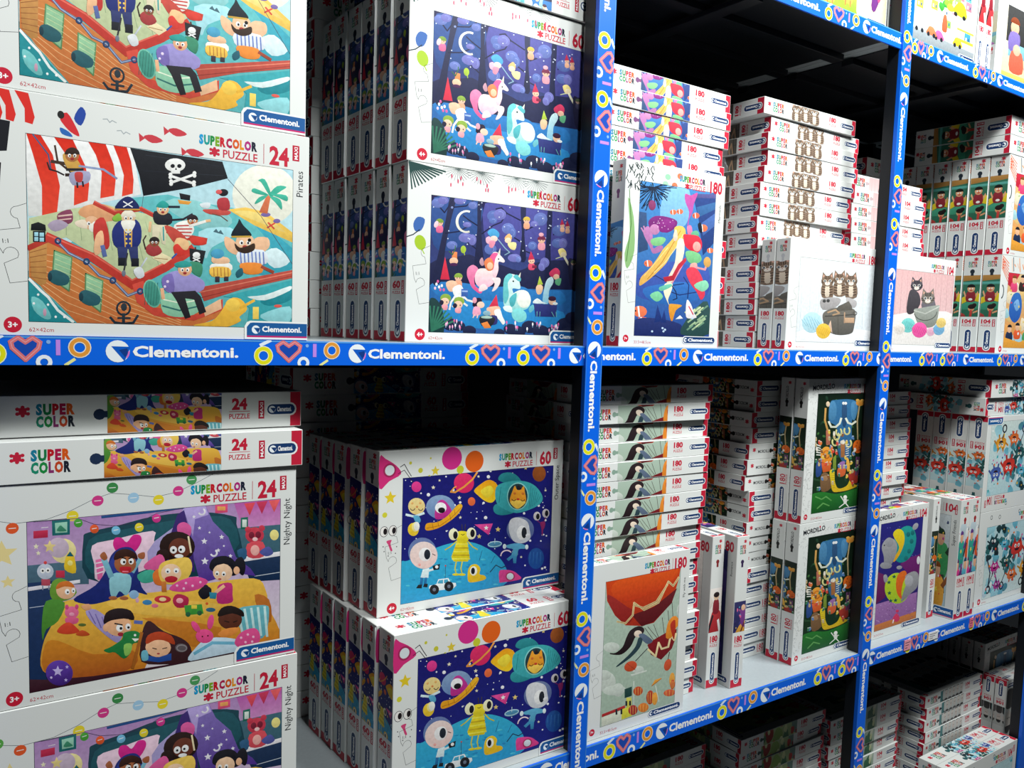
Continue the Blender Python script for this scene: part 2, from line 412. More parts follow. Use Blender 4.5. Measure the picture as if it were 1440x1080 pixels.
def pbox(kind, x, y, z, o, label, group, rz=0, right=False, cov=None, seam=False):
    """one puzzle box; x,y,z = near left bottom corner of its bounds (right=True: x is the right end)"""
    K = KIND[kind]; lo, sz = size(kind, o)
    if right: x = x-sz.x
    R = ORI[o].to_4x4()
    piv = Vector((x, y, z))
    Mx = Matrix.Translation(piv) @ Matrix.Rotation(math.radians(rz), 4, 'Z') @ Matrix.Translation(-lo) @ R
    r = bpy.data.objects.new('puzzle_box', K['me']['carton']); COL.objects.link(r)
    loc, q, s = Mx.decompose(); r.location = loc; r.rotation_euler = q.to_euler()
    b = r.modifiers.new('bevel', 'BEVEL'); b.width = .0008; b.segments = 1
    tag(r, label, 'puzzle box', group)
    up = cov if cov is not None else o in ('up', 'down', 'side', 'sidel')
    for n in (('cover_picture', 'cover_title', 'series_name', 'true_size_piece', 'margin_drawings', 'brand_label', 'age_badge') if up else ())+('side_print',):
        if n not in K['me']: continue
        c = bpy.data.objects.new(n, K['me'][n]); COL.objects.link(c); c.parent = r
    if seam:
        c = bpy.data.objects.new('wrap_seam', seam_mesh(K['H'], K['W'] if o == 'down' else 0)); COL.objects.link(c); c.parent = r
    NB[0] += 1
    return r
ORD = ['top', 'second', 'third', 'fourth', 'fifth', 'sixth', 'seventh', 'eighth', 'ninth', 'tenth', 'eleventh', 'twelfth', 'thirteenth', 'fourteenth', 'fifteenth', 'sixteenth', 'seventeenth', 'eighteenth', 'nineteenth', 'twentieth']
def nth(i): return 'topmost' if i == 0 else ORD[i]+' from top'
def stack(kind, n, x, y, z, o, what, group, jx=.004, jy=.004, jr=.8, ori=None, xs=None, topcov=True, fronts=None):
    h = size(kind, o)[1].z
    for k in range(n):
        i = n-1-k
        oo = ori[i] if ori else o
        dx = (xs[i] if xs and i < len(xs) else 0)
        zz = z+k*(h+.0006)
        pbox(kind, x+dx+rnd.uniform(-jx, jx), y+rnd.uniform(-jy, jy), zz, oo, what % nth(i), group, rz=rnd.uniform(-jr, jr), cov=(i == 0 and topcov))
    return z+n*(h+.0006)
# ------------------------------------------------------------------ the shelving
ZU, ZM, ZL, ZB = .775, -.029, -.842, -1.65
PX = [0.0, 1.034, 2.032, 3.030, 4.028]; PW = .041
def cam_ray(px, py): return fw + cr*((px-720-CX)/FPX) - cu*((py-540-CY)/FPX)
def Xat(px, z):      # x of a point of the shelf front plane (y=0) at height z
    a = cr*FPX - fw*(px-720-CX); return -(a.y*1.25+a.z*z)/a.x
def Zat(py, x):
    a = -cu*FPX - fw*(py-540-CY); return -(a.x*x+a.y*1.25)/a.z
def strip_bits(p, kind, a, b, h, P, lo=-9, hi=9):
    """P maps (along, up) to the canvas; h strip height"""
    def sub():
        return Pr()
    q = Pr(); L = b-a
    if kind == 'L':
        r = h*.40; logo(q, a+r, h*.5, r, '#1668d8' if 0 else '#0f5cc8', '#123c8c'); q.ring(a+r, h*.5, r*.93, r*.14, '#e078c8', a0=-38, a1=0, n=6)
        brandword(q, a+r*2.25, h*.31, h*.40, wid=L-r*2.3)
    else:
        full = kind == 'C'; k = L/(1.0 if full else .72)
        X = lambda t: a+t*k
        q.line([(X(.10), h*.80), (X(.20), h*.99)], h*.13, '#e8f4ff')
        s = h*.33
        q.ring(X(.13), h*.38, s*.86, s*.62, '#f2f8d8', n=18); q.ring(X(.13), h*.38, s*.86, s*.44, '#e8e41c', n=18)
        hx, hy, w_, v = X(.40), h*.56, k*.125, h*.40
        pts = [(hx, hy+v*.55), (hx-w_*.5, hy+v*.95), (hx-w_, hy+v*.55), (hx-w_*.9, hy+v*.05), (hx, hy-v*.95), (hx+w_*.9, hy+v*.05), (hx+w_, hy+v*.55), (hx+w_*.5, hy+v*.95)]
        q.blob(pts, '#1a4cb4'); q.line(pts+[pts[0]], h*.15, '#e0787c'); q.line(pts+[pts[0]], h*.03, '#f0a0a8')
        q.ell(X(.60), h*.80, h*.07, c='#86b4f0', n=10)
        q.ring(X(.56), h*.10, h*.19, h*.13, '#f2f8ff', n=14)
        q.rect(X(.665), h*.34, X(.705), h*.88, '#c48cf0')
        if full:
            q.line([(X(.75), 0.0), (X(.83), h*.2)], h*.10, '#eef0a0')
            q.ring(X(.88), h*.62, h*.27, h*.20, '#f4ecd8', n=18); q.ring(X(.88), h*.62, h*.27, h*.135, '#ea9c3c', n=18)
    for polys, c in q.it:
        o = []
        for u in polys:
            u = clip(u, lo, h*.0, hi, h*1.0)
            if len(u) >= 3: o.append([P(*v) for v in u])
        if o: p.it.append((o, c))
rack = bpy.data.objects.new('shelving_rack', None); COL.objects.link(rack); rack.location = (PX[0], 0, ZB-.12)
tag(rack, 'long black steel shop shelving with bright blue printed shelf edges and uprights', 'shelving')
def rpart(name, mb, m, **k):
    o = obj(name, mb, m, None, **k); o.parent = rack; o.matrix_parent_inverse = Matrix.Translation(-rack.location); return o
def shelf(z, lab):
    for i in range(4):
        x0, x1 = PX[i]+PW*.5, PX[i+1]+PW*.5
        mb = MB(); mb.box((x0+.001, .002, z-.010), (x1-.001, .738, z))
        rpart('shelf_board', mb, M_SHELF, bevel=.001)
        mb = MB(); mb.box((x0+.001, .003, z-.036), (x1-.001, .006, z-.0105)); mb.box((x0+.03, .03, z-.013), (x1-.03, .71, z-.0105))
        for y in (.16, .34, .52): mb.box((x0+.02, y, z-.030), (x1-.02, y+.035, z-.0135))
        mb.box((x0+.43, .02, z-.042), (x0+.47, .72, z-.0305))
        rpart('shelf_underside', mb, M_STEEL, bevel=.001)
def hstrip(z, h, i, bits):
    x0, x1 = PX[i]+.004, PX[i+1]+PW*.5+.019
    if i: x0 = PX[i]+PW*.5
    x1 = PX[i+1]+PW*.5
    mb = MB(); mb.box((x0, -.003, z-h), (x1, .0019, z-.0003), hexlin('#0c68ea'))
    s = rpart('shelf_strip', mb, M_STRIP)
    mb = MB(); p = Pr()
    p.rect(x0, h*.93, x1, h*.985, '#58a4f0')
    for k, a, b in bits:
        strip_bits(p, k, Xat(a, z-h/2), Xat(b, z-h/2), h, lambda u, v: (u, v), x0, x1)
    emit(mb, p.it, lambda x, y, d: (x, -.0032-d*3, z-h+y)); o = obj('strip_print', mb, M_STRIP, s); 
def build_rack():
    for x in PX:
        mb = MB(); mb.box((x+.001, .0025, ZB-.12), (x+PW-.001, .034, 1.35)); mb.box((x+.012, .034, ZB-.12), (x+PW-.012, .74, ZB-.09))
        rpart('upright_post', mb, M_STEEL, bevel=.002)
        mb = MB(); mb.box((x+.012, .705, ZB-.12), (x+PW-.012, .74, 1.35)); rpart('rear_post', mb, M_STEEL)
    for z in (ZU, ZM, ZL, ZB): shelf(z, '')
    mb = MB(); mb.box((PX[0], .741, ZB-.12), (PX[4]+PW, .746, 1.35)); rpart('back_panel', mb, M_STEEL)
    hM = .0375; hL = .0445; hU = .039
    hstrip(ZM, hM, 0, [('C', -32, 130), ('L', 148, 335), ('C', 352, 480), ('L', 489, 625), ('S', 650, 718), ('S', 722, 788), ('L', 799, 905)])
    hstrip(ZM, hM, 1, [('L', 795, 893), ('C', 899, 968), ('L', 973, 1051), ('C', 1057, 1110), ('L', 1117, 1178), ('C', 1182, 1226), ('L', 1231, 1290)])
    hstrip(ZM, hM, 2, [('L', 1232, 1281), ('S', 1290, 1317), ('S', 1319, 1346), ('L', 1353, 1396), ('C', 1400, 1430), ('L', 1433, 1460)])
    hstrip(ZL, hL, 0, [('C', 330, 450), ('L', 470, 640), ('C', 655, 745), ('L', 756, 840)])
    hstrip(ZL, hL, 1, [('L', 745, 841), ('C', 846, 917), ('L', 921, 1002), ('C', 1006, 1064), ('L', 1068, 1132), ('S', 1143, 1174), ('S', 1177, 1206), ('L', 1212, 1270)])
    hstrip(ZL, hL, 2, [('L', 1219, 1268), ('C', 1271, 1304), ('L', 1311, 1356), ('C', 1361, 1390), ('L', 1393, 1432), ('C', 1436, 1460)])
    hstrip(ZU, hU, 0, [('C', 300, 450), ('L', 470, 640), ('C', 655, 745), ('L', 756, 840)])
    hstrip(ZU, hU, 1, [('C', 900, 1000), ('L', 1066, 1152), ('C', 1157, 1208), ('L', 1212, 1266)])
    hstrip(ZU, hU, 2, [('C', 1281, 1311), ('L', 1316, 1361), ('C', 1366, 1399), ('L', 1401, 1442)])
    for z, h in ((ZU, hU), (ZM, hM), (ZL, hL), (ZB, hL)): hstrip(z, h, 3, [])
    hstrip(ZB, hL, 0, [('L', 300, 600)]); hstrip(ZB, hL, 1, [('L', 745, 841)]); hstrip(ZB, hL, 2, [('L', 1219, 1268)])
    P1 = [('L', -108, 20), ('S', 45, 122), ('S', 127, 205), ('L', 240, 362), ('C', 371, 472), ('L', 480, 607), ('C', 615, 711), ('L', 721, 848), ('C', 856, 952), ('L', 959, 1085)]
    P2 = [('L', -44, 36), ('C', 43, 124), ('L', 131, 229), ('S', 246, 300), ('S', 306, 360), ('L', 377, 471), ('C', 478, 551), ('L', 559, 651), ('C', 658, 730), ('L', 737, 826), ('C', 836, 902), ('L', 911, 1001), ('C', 1018, 1090)]
    for i, bits in ((0, P1), (1, P1), (2, P2), (3, P2), (4, [])):
        x = PX[i]; j = max(1, min(2, i))
        mb = MB(); mb.box((x, -.008, ZB-.10), (x+PW, .002, 1.34), hexlin('#0c68ea')); s = rpart('upright_strip', mb, M_STRIP)
        mb = MB(); p = Pr(); h = PW
        for k, a, b in bits:
            za, zb = Zat(a, PX[j]+PW/2), Zat(b, PX[j]+PW/2)
            strip_bits(p, k, -za, -zb, h, lambda u, v: (v, -u))
        p.rect(h*.94, -1.1, h*.975, 1.3, '#4c98ec'); p.rect(h*.02, -1.1, h*.05, 1.3, '#3c84e0')
        emit(mb, p.it, lambda u, v, d: (x+u, -.0082-d*3, v)); obj('strip_print', mb, M_STRIP, s)
    for (px, py, w_, h_, c) in ((1274, 906, .034, .030, '#f0a0b0'), (1310, 893, .052, .024, '#f2f2f4'), (1364, 875, .022, .030, '#f07890')):
        x = Xat(px, ZL-.02); z = Zat(py, x); mb = MB(); mb.box((x-w_/2, -.0052, z-h_/2), (x+w_/2, -.0036, z+h_/2), hexlin(c))
        o = rpart('price_label', mb, M_FLAT); mb = MB(); p = Pr()
        for k in range(3): p.rect(x-w_*.38, z+h_*(.2-.25*k), x+w_*(.38-.2*k), z+h_*(.27-.25*k), '#5a4a58')
        emit(mb, p.it, lambda u, v, d: (u, -.0053-d, v)); obj('label_print', mb, M_FLAT, o)
build_rack()
# floor in front, and the shop side of the aisle left open
mb = MB(); mb.box((-3, -3.2, ZB-.13), (6, .76, ZB-.12)); tag(obj('floor', mb, M_FLOOR), None, None, kind='structure')
# ------------------------------------------------------------------ cover pictures (drawn as flat shapes, then printed on the boxes)
def head(p, x, y, r, skin, hair=None, hk='cap', eyes=True, mouth='#a03030'):
    if hair and hk == 'full': p.ell(x, y-r*.1, r*1.25, r*1.25, hair, n=14)
    p.ell(x, y, r, r*.95, skin, n=14)
    if hair and hk == 'cap': p.ell(x, y-r*.1, r*1.08, r*1.0, hair, a0=180, a1=360, n=9)
    if eyes:
        for s in (-1, 1): p.ell(x+s*r*.38, y+r*.05, r*.24, r*.27, '#fff', n=8); p.ell(x+s*r*.34, y+r*.1, r*.12, r*.15, '#181014', n=6)
    if mouth: p.ell(x, y+r*.52, r*.28, r*.2, mouth, n=8)
def art_pirates():
    p = Pr([(118, -35), (1320, 125), (1320, 830), (128, 812)])
    p.rect(100, -60, 1340, 860, ('#b8e0ec', '#cdeaea'))
    p.ell(1195, 235, 145, 135, '#f2f3e2', n=28)
    p.poly([600, 250, 760, 235, 900, 270, 1040, 290, 1200, 330, 1330, 450, 1330, 860, 100, 860, 100, 600, 400, 400], '#5fb8bc')
    p.blob([740, 280, 830, 250, 1000, 300, 1050, 360, 960, 400, 840, 350], '#8fcfd0')
    p.blob([900, 400, 1040, 380, 1050, 420, 960, 470, 930, 520], '#a8dde6')
    p.blob([1150, 360, 1320, 470, 1320, 560, 1240, 600, 1100, 560, 1230, 480], '#3aa6ba')
    p.blob([1190, 500, 1250, 470, 1310, 530, 1240, 560], '#d6ecf2')
    p.poly([1030, 300, 1110, 290, 1200, 310, 1320, 400, 1320, 445, 1150, 370], '#efc65a')
    p.blob([1060, 310, 1170, 315, 1290, 400, 1180, 360], '#f6d67c')
    p.line([1208, 380, 1240, 360], 7, '#d8483c'); p.line([1212, 358, 1238, 384], 7, '#d8483c')
    p.ell(1200, 322, 22, 10, '#7a68a8'); p.ell(1250, 350, 16, 10, '#7a68a8')
    p.poly([1205, 235, 1222, 240, 1208, 318, 1170, 312], '#d8744c')
    for q in ([1215, 235, 1180, 180, 1165, 170, 1195, 165, 1222, 225], [1215, 235, 1150, 205, 1137, 220, 1170, 232], [1215, 232, 1250, 195, 1292, 198, 1270, 215, 1230, 240], [1215, 238, 1265, 255, 1272, 300, 1245, 270], [1210, 235, 1170, 245, 1150, 275, 1180, 262], [1220, 230, 1290, 235, 1295, 262, 1255, 245]): p.blob(q, '#41b59a')
    # sail
    p.poly([118, -40, 600, 25, 640, 235, 600, 245, 330, 300, 190, 335, 128, 335, 118, 100], '#f3f3f0')
    for q in ([120, -35, 185, -28, 240, 60, 272, 200, 258, 322, 190, 334, 190, 200, 150, 60], [245, -20, 330, -10, 388, 110, 405, 190, 398, 265, 335, 287, 338, 170, 300, 60], [400, 0, 480, 12, 515, 100, 525, 170, 518, 242, 455, 254, 462, 140, 435, 60], [515, 18, 575, 26, 595, 90, 606, 170, 602, 232, 553, 245, 562, 150, 540, 80]):
        p.poly(q, ('#e0301f', '#ee4a34'))
    p.line([150, -30, 220, 60, 232, 130], 6, '#3a5c88')
    # flag
    p.poly([590, 28, 700, 45, 860, 68, 1005, 88, 1030, 162, 860, 205, 650, 242, 632, 150, 612, 90], '#14171f')
    p.line([660, 60, 990, 108], 2, '#2a2f3a'); p.line([650, 130, 1010, 150], 2, '#262b36')
    p.ell(793, 104, 46, 30, '#f2f2ee'); p.rect(775, 118, 815, 142, '#f2f2ee')
    for x in (782, 812): p.ell(x, 108, 10, 9, '#14171f', n=10)
    p.poly([797, 115, 802, 125, 792, 125], '#14171f')
    for a, b in (((772, 152), (878, 186)), ((880, 145), (775, 182))):
        p.line([a, b], 11, '#f2f2ee')
        for q in (a, b): p.ell(q[0], q[1]-6, 9, c='#f2f2ee', n=8); p.ell(q[0], q[1]+6, 9, c='#f2f2ee', n=8)
    p.line([1030, 165, 1180, 330, 1320, 540], 2, '#556'); p.line([650, 242, 640, 320], 2, '#556')
    # ship
    p.poly([130, 345, 330, 300, 470, 280, 700, 330, 880, 440, 850, 480, 600, 620, 300, 430, 128, 470], '#c3cfa2')
    for k in range(7): p.line([300+k*60, 310+k*8, 300+k*70, 420+k*22], 3, '#9fb48a')
    p.blob([380, 290, 470, 280, 560, 330, 470, 360, 360, 330], '#e8a878')
    p.line([430, 275, 520, 320, 640, 300, 740, 350], 20, '#c23c30'); p.line([430, 268, 520, 312, 640, 292, 740, 342], 4, '#e8685a')
    p.line([720, 380, 820, 420, 930, 440], 26, '#c8402f')
    p.poly([128, 480, 212, 430, 300, 480, 600, 655, 760, 745, 900, 760, 1010, 740, 1012, 775, 900, 820, 620, 860, 350, 818, 180, 650, 128, 610], ('#d98a4a', '#c06a38'))
    for k in range(8): p.line([135+k*6, 500+k*22, 300, 520+k*34, 560, 690+k*22, 820, 800+k*10], 3, '#eab078')
    p.poly([130, 480, 212, 440, 208, 640, 180, 648, 140, 610], '#c98f4e')
    for k in range(6): p.line([134, 500+k*22, 208, 480+k*28], 3, '#9a5c30')
    p.line([130, 478, 215, 440], 26, '#c23c30')
    p.line([215, 430, 420, 520, 600, 640, 750, 560, 870, 480], 40, '#c4382e'); p.line([215, 420, 420, 505, 600, 620, 740, 545], 7, '#e66a58')
    p.poly([600, 640, 650, 622, 690, 740, 900, 770, 1010, 700, 1010, 750, 880, 800, 700, 780, 620, 720], '#cc4636')
    p.poly([920, 745, 1000, 700, 1005, 745, 930, 780], '#e8b890')
    for q, cx, cy in (([245, 490, 325, 520, 312, 672, 235, 620], 270, 615), ([388, 592, 466, 625, 455, 765, 385, 712], 412, 705)):
        p.poly(q, '#8fbf96'); p.line(q+q[:2], 6, '#5e8c5c')
        for k in range(5): p.line([q[0]+4, q[1]+16+k*22, q[2]-4, q[3]+14+k*22], 3, '#c4dca8')
        p.blob([cx-52, cy-25, cx-20, cy-38, cx+40, cy-10, cx+35, cy+26, cx-10, cy+32, cx-50, cy+8], '#265c66'); p.ell(cx-45, cy-6, 10, 20, '#173c48', n=10)
    p.line([258, 448, 310, 500, 392, 540, 450, 600, 512, 620, 580, 690, 638, 668], 11, '#58709c'); p.line([258, 448, 310, 500, 392, 540, 450, 600, 512, 620, 580, 690, 638, 668], 3, '#b8c4d8')
    for x, y in ((262, 446), (392, 538), (512, 622), (636, 670)): p.ring(x, y, 12, 8, '#24406c', n=10)
    p.ring(560, 748, 30, 9, '#1b2a36', n=16); p.rect(553, 770, 567, 815, '#1b2a36'); p.line([535, 792, 590, 792], 9, '#1b2a36'); p.line([500, 790, 520, 812, 560, 818, 605, 812, 625, 780], 11, '#1b2a36'); p.ell(562, 742, 14, 18, '#28333c')
    p.poly([128, 612, 180, 655, 260, 740, 345, 820, 128, 820], '#1f8f98')
    p.line([130, 620, 180, 670, 215, 700, 260, 760, 330, 812], 12, '#eef8f4'); p.blob([140, 700, 190, 720, 230, 790, 200, 800, 150, 760], '#74c4c4'); p.ell(200, 770, 8, 18, '#c89ab0')
    for x, y in ((150, 640), (170, 690), (215, 735), (250, 790), (150, 730), (290, 790)): p.ell(x, y, 6, c='#fff', n=6)
    p.poly([900, 650, 1320, 568, 1320, 604, 1100, 655, 925, 712], '#b84a3c'); p.line([905, 672, 1320, 580], 4, '#dc8068'); p.line([915, 695, 1320, 594], 3, '#8c3028')
    p.poly([1012, 690, 1320, 612, 1320, 830, 1120, 820, 1130, 740, 1090, 700], '#35a2aa'); p.blob([1180, 700, 1310, 650, 1318, 700, 1220, 730], '#1c8a96'); p.blob([1120, 690, 1200, 680, 1310, 640, 1310, 660, 1200, 705], '#e4f4f2'); p.blob([1180, 770, 1310, 730, 1310, 800, 1220, 800], '#8ed0d6')
    p.blob([875, 822, 960, 800, 1000, 760, 1040, 700, 1090, 700, 1120, 745, 1085, 780, 1090, 800, 1010, 830], '#ecb63c'); p.ell(1055, 728, 34, 30, '#f4c850'); p.line([1090, 740, 1150, 706], 12, '#ecb63c'); p.rect(1145, 735, 1172, 790, '#f2d060'); p.ell(1258, 730, 18, 7, '#e05a50')
    # barrel
    p.blob([735, 690, 800, 675, 890, 700, 900, 760, 820, 785, 740, 765], '#8cc4a4'); p.line([738, 735, 815, 755, 898, 735], 7, '#2c6c68'); p.line([742, 706, 820, 722, 892, 708], 5, '#e8f0d8'); p.ell(690, 680, 36, 62, '#3f9080', rot=-15, n=20); p.ring(690, 680, 36, 6, '#6fb8a0', ry=62, rot=-15)
    for k in range(-2, 3): p.line([690+k*13, 630, 690+k*13-8, 730], 2, '#28685c')
    # lantern
    p.poly([138, 400, 140, 372, 172, 362, 205, 375, 208, 402], '#14181e'); p.rect(148, 402, 205, 452, '#14181e'); 
    for q in ((154, 408, 172, 426), (178, 410, 198, 428), (154, 430, 172, 448), (178, 432, 198, 450)): p.rect(*q, '#a6dcec')
    # monkey on the rope
    p.line([235, 90, 300, 100, 330, 150, 300, 150], 14, '#3a2a24'); p.blob([285, 60, 320, 45, 350, 80, 370, 120, 330, 140, 300, 110], '#d8a850'); head(p, 328, 62, 32, '#b87848', '#34221c'); p.line([250, 20, 262, 90, 300, 120], 9, '#4a3428'); p.rect(300, 120, 380, 132, '#24252a'); p.blob([318, 140, 405, 135, 400, 185, 330, 195], '#a8a8c8'); p.blob([340, 140, 375, 140, 372, 180, 345, 178], '#c44040'); p.line([360, 110, 470, 125, 530, 165], 9, '#8c9cc4'); p.line([215, 95, 225, 125, 260, 135, 290, 150], 7, '#2a2224'); p.line([350, 185, 352, 205], 8, '#20202a'); p.line([375, 180, 378, 200], 8, '#20202a')
    # cabin jar, old man
    p.blob([262, 325, 320, 305, 330, 355, 300, 372, 265, 360], '#8c4460'); p.line([265, 335, 325, 328], 7, '#e8c4b8'); p.line([266, 352, 322, 346], 5, '#e8c4b8'); p.blob([215, 375, 260, 350, 310, 375, 250, 405], '#b0a0b8')
    head(p, 415, 365, 34, '#eab890', None); p.ell(428, 385, 26, 22, '#f4f0e4'); p.blob([340, 360, 385, 350, 395, 390, 350, 380], '#f4e0c8'); p.blob([425, 370, 470, 340, 495, 420, 490, 480, 435, 470], '#c83a34'); p.blob([435, 420, 465, 400, 470, 470, 440, 510, 425, 490], '#f0bc90'); p.line([465, 470, 475, 510], 20, '#5a6ca4')
    # captain
    p.blob([520, 375, 560, 345, 620, 350, 642, 400, 625, 470, 530, 475, 508, 420], '#22307a'); p.rect(562, 360, 600, 470, '#2c3a88'); p.line([563, 370, 568, 470], 5, '#e6b04c'); p.line([598, 370, 596, 470], 5, '#e6b04c')
    head(p, 582, 340, 32, '#eac49c', '#efe6d4'); p.blob([550, 355, 612, 355, 600, 395, 580, 410, 562, 395], '#f3efe4'); p.blob([522, 300, 545, 262, 580, 245, 612, 262, 632, 298, 580, 308], '#1b2760'); p.line([560, 268, 600, 292], 5, '#fff'); p.line([600, 268, 560, 292], 5, '#fff'); p.line([524, 303, 632, 303], 6, '#d8a03c')
    for y in (395, 415, 435, 455): p.ell(573, y, 5, c='#f2d060', n=6); p.ell(590, y, 5, c='#f2d060', n=6)
    p.poly([532, 470, 580, 472, 572, 545, 540, 550], '#2a3468'); p.poly([582, 472, 625, 468, 628, 550, 598, 550], '#2a3468'); p.rect(536, 520, 575, 555, '#121622'); p.rect(596, 522, 630, 558, '#121622'); p.line([578, 500, 560, 590], 7, '#2a2a34'); p.ell(561, 590, 9, 14, '#6c7484'); p.blob([510, 340, 540, 320, 552, 350, 520, 356], '#8cbf48')
    # lookout, rower, striped sailor
    p.blob([700, 310, 770, 320, 780, 360, 745, 375, 700, 360], '#24242e'); head(p, 738, 300, 28, '#f0c090', None); p.blob([708, 290, 735, 262, 765, 280, 755, 296], '#2ba49c'); p.line([765, 290, 812, 290], 10, '#202838'); p.poly([690, 370, 755, 372, 750, 460, 735, 455, 725, 400, 712, 455, 690, 450], '#e2d8b8'); p.line([740, 380, 742, 440], 6, '#38a0a0'); p.line([682, 360, 678, 400], 12, '#f0c090')
    p.blob([790, 370, 850, 350, 880, 390, 850, 430, 800, 410], '#f2efe8'); 
    for k in range(4): p.line([800+k*4, 375+k*14, 872-k*3, 372+k*16], 6, '#c8403c')
    head(p, 872, 350, 24, '#c88a58', '#2c2024'); p.line([860, 375, 935, 352], 12, '#f2efe8'); p.line([935, 352, 950, 350], 12, '#f0c090'); p.blob([745, 375, 800, 390, 850, 440, 830, 480, 780, 440], '#c4483c'); p.line([760, 350, 830, 345, 870, 322], 9, '#282430'); p.blob([800, 430, 850, 440, 850, 480, 790, 485], '#eec08c')
    p.blob([920, 300, 1035, 305, 1030, 325, 950, 322], '#c85048'); p.blob([985, 255, 1030, 250, 1038, 300, 990, 300], '#b83840'); p.ell(1010, 225, 22, 16, '#1c1c24'); p.ell(990, 222, 14, 10, '#e06060'); p.line([960, 320, 1000, 330, 1030, 352], 4, '#6b4c3c'); p.blob([905, 275, 950, 270, 945, 295, 915, 292], '#dfe8ec')
    p.poly([812, 228, 862, 238, 860, 262, 818, 256], '#1a1c22'); p.poly([805, 258, 868, 266, 855, 280, 812, 276], '#e8a040')
    # map monkey and parrots
    p.poly([690, 520, 730, 495, 782, 520, 745, 548], '#eadcb0'); p.line([700, 520, 760, 525], 3, '#a87848'); p.blob([662, 470, 700, 450, 735, 490, 700, 512, 668, 500], '#a83a3c'); head(p, 700, 448, 22, '#8c5a3c', '#28201e'); p.line([660, 480, 650, 440, 662, 420], 6, '#3a2824'); p.blob([785, 470, 805, 455, 830, 480, 860, 490, 820, 510, 795, 505], '#d6382e'); p.line([800, 500, 780, 520], 7, '#2458a8'); p.blob([860, 430, 915, 425, 935, 455, 880, 460], '#d83c30')
    p.blob([605, 575, 640, 560, 655, 600, 625, 612], '#d8dce0'); p.line([640, 560, 665, 520], 7, '#c4cad4')
    # big bearded pirate
    p.blob([1020, 420, 1070, 450, 1075, 500, 1040, 490, 1018, 460], '#f2bf98'); p.blob([1150, 430, 1210, 425, 1215, 470, 1160, 500], '#f2bf98'); p.blob([1075, 490, 1190, 480, 1205, 540, 1095, 548], '#dfe6ee')
    for k in range(7): p.line([1088+k*17, 490, 1092+k*17, 545], 6, '#6a80c0')
    p.blob([1090, 540, 1180, 540, 1185, 580, 1130, 590, 1095, 575], '#ec8c34'); p.line([1185, 555, 1235, 578], 14, '#9c4430'); head(p, 1108, 445, 42, '#f2c29c', None); p.blob([1062, 450, 1085, 470, 1120, 462, 1150, 450, 1150, 480, 1110, 496, 1072, 482], '#382418'); p.blob([1045, 415, 1075, 360, 1082, 342, 1100, 370, 1130, 400, 1135, 418, 1090, 425], '#16222c'); p.line([1050, 422, 1130, 420], 8, '#c8a03c'); p.ell(1128, 436, 8, 8, '#111')
    # drummer
    p.blob([958, 545, 1040, 540, 1045, 575, 960, 575], '#f2f0ea'); p.blob([955, 560, 1035, 560, 1040, 600, 960, 600], '#eec050')
    for k in range(5): p.line([968+k*16, 562, 970+k*16, 598], 4, '#b87830')
    p.blob([965, 510, 1030, 515, 1035, 540, 965, 540], '#efc09a'); p.ell(985, 498, 30, 22, '#4aa0c4'); p.rect(975, 600, 995, 625, '#38303c'); p.rect(1015, 600, 1035, 620, '#38303c'); p.blob([1068, 580, 1095, 560, 1100, 590, 1075, 605], '#1c5c6c')
    # seated pirate in purple, small flag
    p.line([905, 600, 885, 470], 6, '#503020'); p.poly([858, 474, 932, 486, 918, 545, 862, 528], '#1a1c22'); p.ell(890, 505, 17, 14, '#f2f2f0'); p.line([875, 518, 905, 534], 5, '#f2f2f0'); p.line([905, 518, 875, 532], 5, '#f2f2f0'); p.blob([862, 535, 915, 545, 910, 600, 870, 580], '#3c8c6c')
    p.blob([760, 590, 820, 575, 890, 600, 928, 630, 905, 670, 780, 680, 735, 640], '#9a90cc'); p.blob([735, 610, 780, 590, 790, 670, 745, 660], '#7b6cb4'); p.ell(760, 625, 7, c='#e8d8f0', n=6); p.ell(748, 648, 6, c='#e8d8f0', n=6); head(p, 838, 570, 32, '#e8b088', None); p.blob([790, 545, 835, 530, 868, 545, 860, 558, 810, 562], '#2f9c96'); p.poly([775, 672, 885, 665, 910, 690, 935, 760, 905, 772, 880, 705, 840, 700, 865, 785, 840, 792, 800, 710], '#1c1a22'); p.line([735, 660, 740, 700], 16, '#e8b088')
    for x, y in ((965, 400), (985, 405)): p.poly([x, y, x+14, y-14, x+28, y+8], '#4a6c78')
    return p
